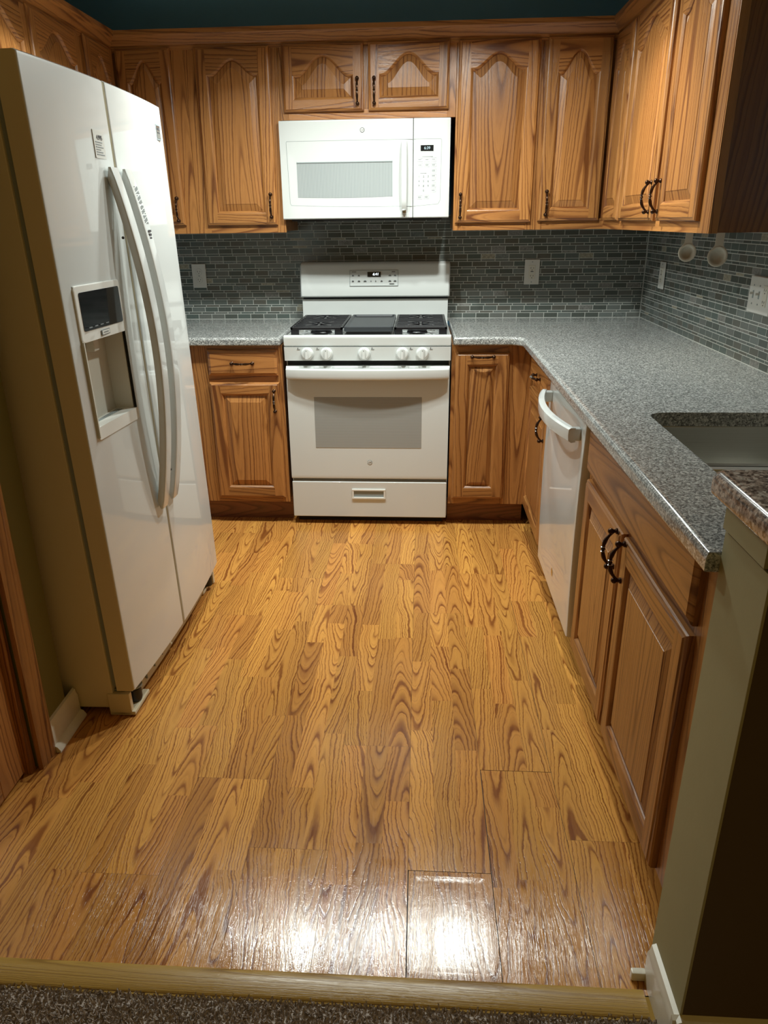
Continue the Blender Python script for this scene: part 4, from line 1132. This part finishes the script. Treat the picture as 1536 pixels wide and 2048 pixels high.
# ------------------------------------------------------------ outlets and switches (local: x right, z up, -y out, plate centred)
def outlet(label, loc, rz, w=.074, h=.120, kind='duplex'):
    t = thing('wall_outlet' if kind != 'switch' else 'light_switch', label, 'outlet' if kind != 'switch' else 'switch', loc, rz)
    b = MB(); b.box(-w/2, w/2, -.006, 0, -h/2, h/2, 'plate', bev=.0025, seg=3); b.done('cover_plate', t)
    if kind == 'duplex':
        for z in (.020, -.020):
            b = MB(); b.lathe([(.0165, 0), (.0165, .0012)], 'plate', AX((0, -.006, z), (0, -1, 0)), 24)
            b.lathe([(.0172, 0), (.0172, .0004)], 'line', AX((0, -.006, z), (0, -1, 0)), 24)
            b.box(-.0075, -.0055, -.0078, -.0070, z-.002, z+.006, 'print_dark'); b.box(.0055, .0075, -.0078, -.0070, z-.002, z+.005, 'print_dark')
            b.lathe([(.0022, 0), (.0022, .0006)], 'print_dark', AX((0, -.0072, z-.008), (0, -1, 0)), 10); b.done('socket', t)
        b = MB(); b.lathe([(.003, 0), (.003, .0012)], 'line', AX((0, -.006, 0), (0, -1, 0)), 12); b.done('screw', t)
    elif kind == 'gfci':
        b = MB(); b.box(-.0165, .0165, -.0078, -.005, -.0335, .0335, 'cream', bev=.001)
        for z in (.019, -.019):
            b.box(-.0075, -.0055, -.0085, -.0070, z-.003, z+.005, 'print_dark'); b.box(.0055, .0075, -.0085, -.0070, z-.003, z+.004, 'print_dark'); b.lathe([(.0022, 0), (.0022, .0006)], 'print_dark', AX((0, -.008, z-.009), (0, -1, 0)), 10)
        b.box(-.007, .007, -.0085, -.0075, .001, .005, 'print_dark'); b.box(-.007, .007, -.0085, -.0075, -.006, -.002, 'plate'); b.done('socket', t)
        for z in (.049, -.049):
            b = MB(); b.lathe([(.003, 0), (.003, .0012)], 'line', AX((0, -.006, z), (0, -1, 0)), 12); b.done('screw', t)
    elif kind == 'switch':
        for x in (-w/2+.035, -w/2+.081):
            b = MB(); b.box(x-.005, x+.005, -.0066, -.005, -.0125, .0125, 'line'); b.box(x-.0035, x+.0035, -.019, -.005, .000, .008, 'plate', bev=.001)
            b.done('toggle', t)
            for z in (.030, -.030):
                b = MB(); b.lathe([(.003, 0), (.003, .0012)], 'line', AX((x, -.006, z), (0, -1, 0)), 12); b.done('screw', t)
        x = -w/2+.127
        b = MB(); b.box(x-.0165, x+.0165, -.0078, -.005, -.0335, .0335, 'cream', bev=.001)
        for z in (.019, -.019):
            b.box(x-.0075, x-.0055, -.0085, -.0070, z-.003, z+.005, 'print_dark'); b.box(x+.0055, x+.0075, -.0085, -.0070, z-.003, z+.004, 'print_dark'); b.lathe([(.0022, 0), (.0022, .0006)], 'print_dark', AX((x, -.008, z-.009), (0, -1, 0)), 10)
        b.done('socket', t)
    return t
outlet('pale duplex outlet on the tiles between refrigerator and stove', (-.923, -.005, 1.137), 0)
outlet('pale outlet with rectangular sockets on the tiles right of the stove', (.810, -.005, 1.143), 0, .076, .122, 'gfci')
outlet('narrow-looking outlet on the right wall near the tile corner', (XW-.005, -.307, 1.142), -PI/2, .078, .122, 'gfci')
outlet('wide pale switch plate with two toggles on the right wall', (XW-.005, -1.385, 1.149), -PI/2, .170, .118, 'switch')

# ------------------------------------------------------------ two measuring spoons hanging under the right cupboard
def spoon(label, x, z, r_, y):
    t = thing('measuring_spoon', label, 'spoon', (x, y, z), 0, 'spoons hanging below the right cupboard')
    b = MB()
    pf = [(r_, 0), (r_+.0005, -.002), (r_-.002, -.003), (r_-.007, -.0015), (r_-.010, .002), (r_*.55, .013), (r_*.30, .016), (.0, .0165)]
    b.lathe([(rr_, zz) for rr_, zz in pf], 'cream', AX((0, 0, 0), (0, 1, 0)), 32, False, False)
    b.lathe([(rr_+.0012, zz+.0016) for rr_, zz in pf], 'cream', AX((0, 0, 0), (0, 1, 0)), 32, False, False)
    b.done('bowl', t, angle=50, fix=False)
    b = MB(); w_ = r_*.42; top = 1.356-z
    b.rings([[Vector((sx*wd, yy, zz)) for sx, yy in ((-1, -.001), (1, -.001), (1, .0015), (-1, .0015))] for wd, zz in ((w_*1.5, r_*.80), (w_*1.1, r_*1.05), (w_, r_*1.25), (w_*1.05, top-.01), (w_*.8, top))], 'cream', True, True, True)
    b.done('spoon_handle', t)
spoon('smaller cream measuring spoon hanging under the right cupboard, farther from the switch plate', 1.178, 1.279, .0295, -1.2)
spoon('larger cream measuring spoon hanging under the right cupboard, nearer the switch plate', 1.284, 1.265, .0335, -1.2)

# ------------------------------------------------------------ brown door at the far left with casing
b = MB()
pr = [(0, 0), (.016, 0), (.018, .012), (.013, .022), (.015, .040), (.010, .062), (.012, .068), (0, .070)]
b.rings([[Vector((-.79+p, -2.372-q, z)) for p, q in pr] for z in (0, 2.12)], 'oak', True, True, True)
b.box(-.86, -.80, -2.462, -2.440, 0, 2.08, 'oak')
struct(b.done('trim_1'), 'brown oak door casing at the far left beside the baseboard', 'trim')
dt = struct(thing('door_1', 'brown oak panel door at the far left edge', 'door', (-.815, -3.262, .012), PI/2), None)
b = MB(); W_, H_ = .80, 2.03
for q in ((0, .11, 0, H_, 2), (W_-.11, W_, 0, H_, 2), (.11, W_-.11, 0, .22, 0), (.11, W_-.11, .86, 1.0, 0), (.11, W_-.11, H_-.12, H_, 0)): b.box(q[0], q[1], 0, .035, q[2], q[3], 'oak', bev=.003, grain=q[4])
b.done('door_frame', dt)
for za, zb in ((.22, .86), (1.0, H_-.12)):
    b = MB(); s = sd()
    rc = lambda d, y: [Vector((.11+d, y, za+d)), Vector((W_-.11-d, y, za+d)), Vector((W_-.11-d, y, zb-d)), Vector((.11+d, y, zb-d))]
    b.rings([rc(-.002, .016), rc(.012, .016), rc(.055, .006), rc(.058, .005)], 'oak', True, False, True, seed=s); b.done('door_panel', dt, angle=20)

# ------------------------------------------------------------ ceiling track light (just above the frame)
tl = thing('track_light', 'ceiling track light with four downward heads over the kitchen floor', 'lamp', (0, 0, 0))
b = MB(); b.box(-1.15, .62, -1.22, -1.18, 2.575, 2.60, 'white_flat', bev=.003); b.done('track', tl)
for hx, hy in HEADS:
    b = MB(); b.tube([(hx, -1.2, 2.58), (hx, hy, 2.32)], .007, 'white_flat', 10)
    b.lathe([(.030, HEAD_Z+.13), (.046, HEAD_Z+.10), (.056, HEAD_Z), (.053, HEAD_Z), (.043, HEAD_Z+.095), (.02, HEAD_Z+.10)], 'white_flat', Matrix.Translation((hx, hy, 0)), 24, True, True)
    b.done('lamp_head', tl)
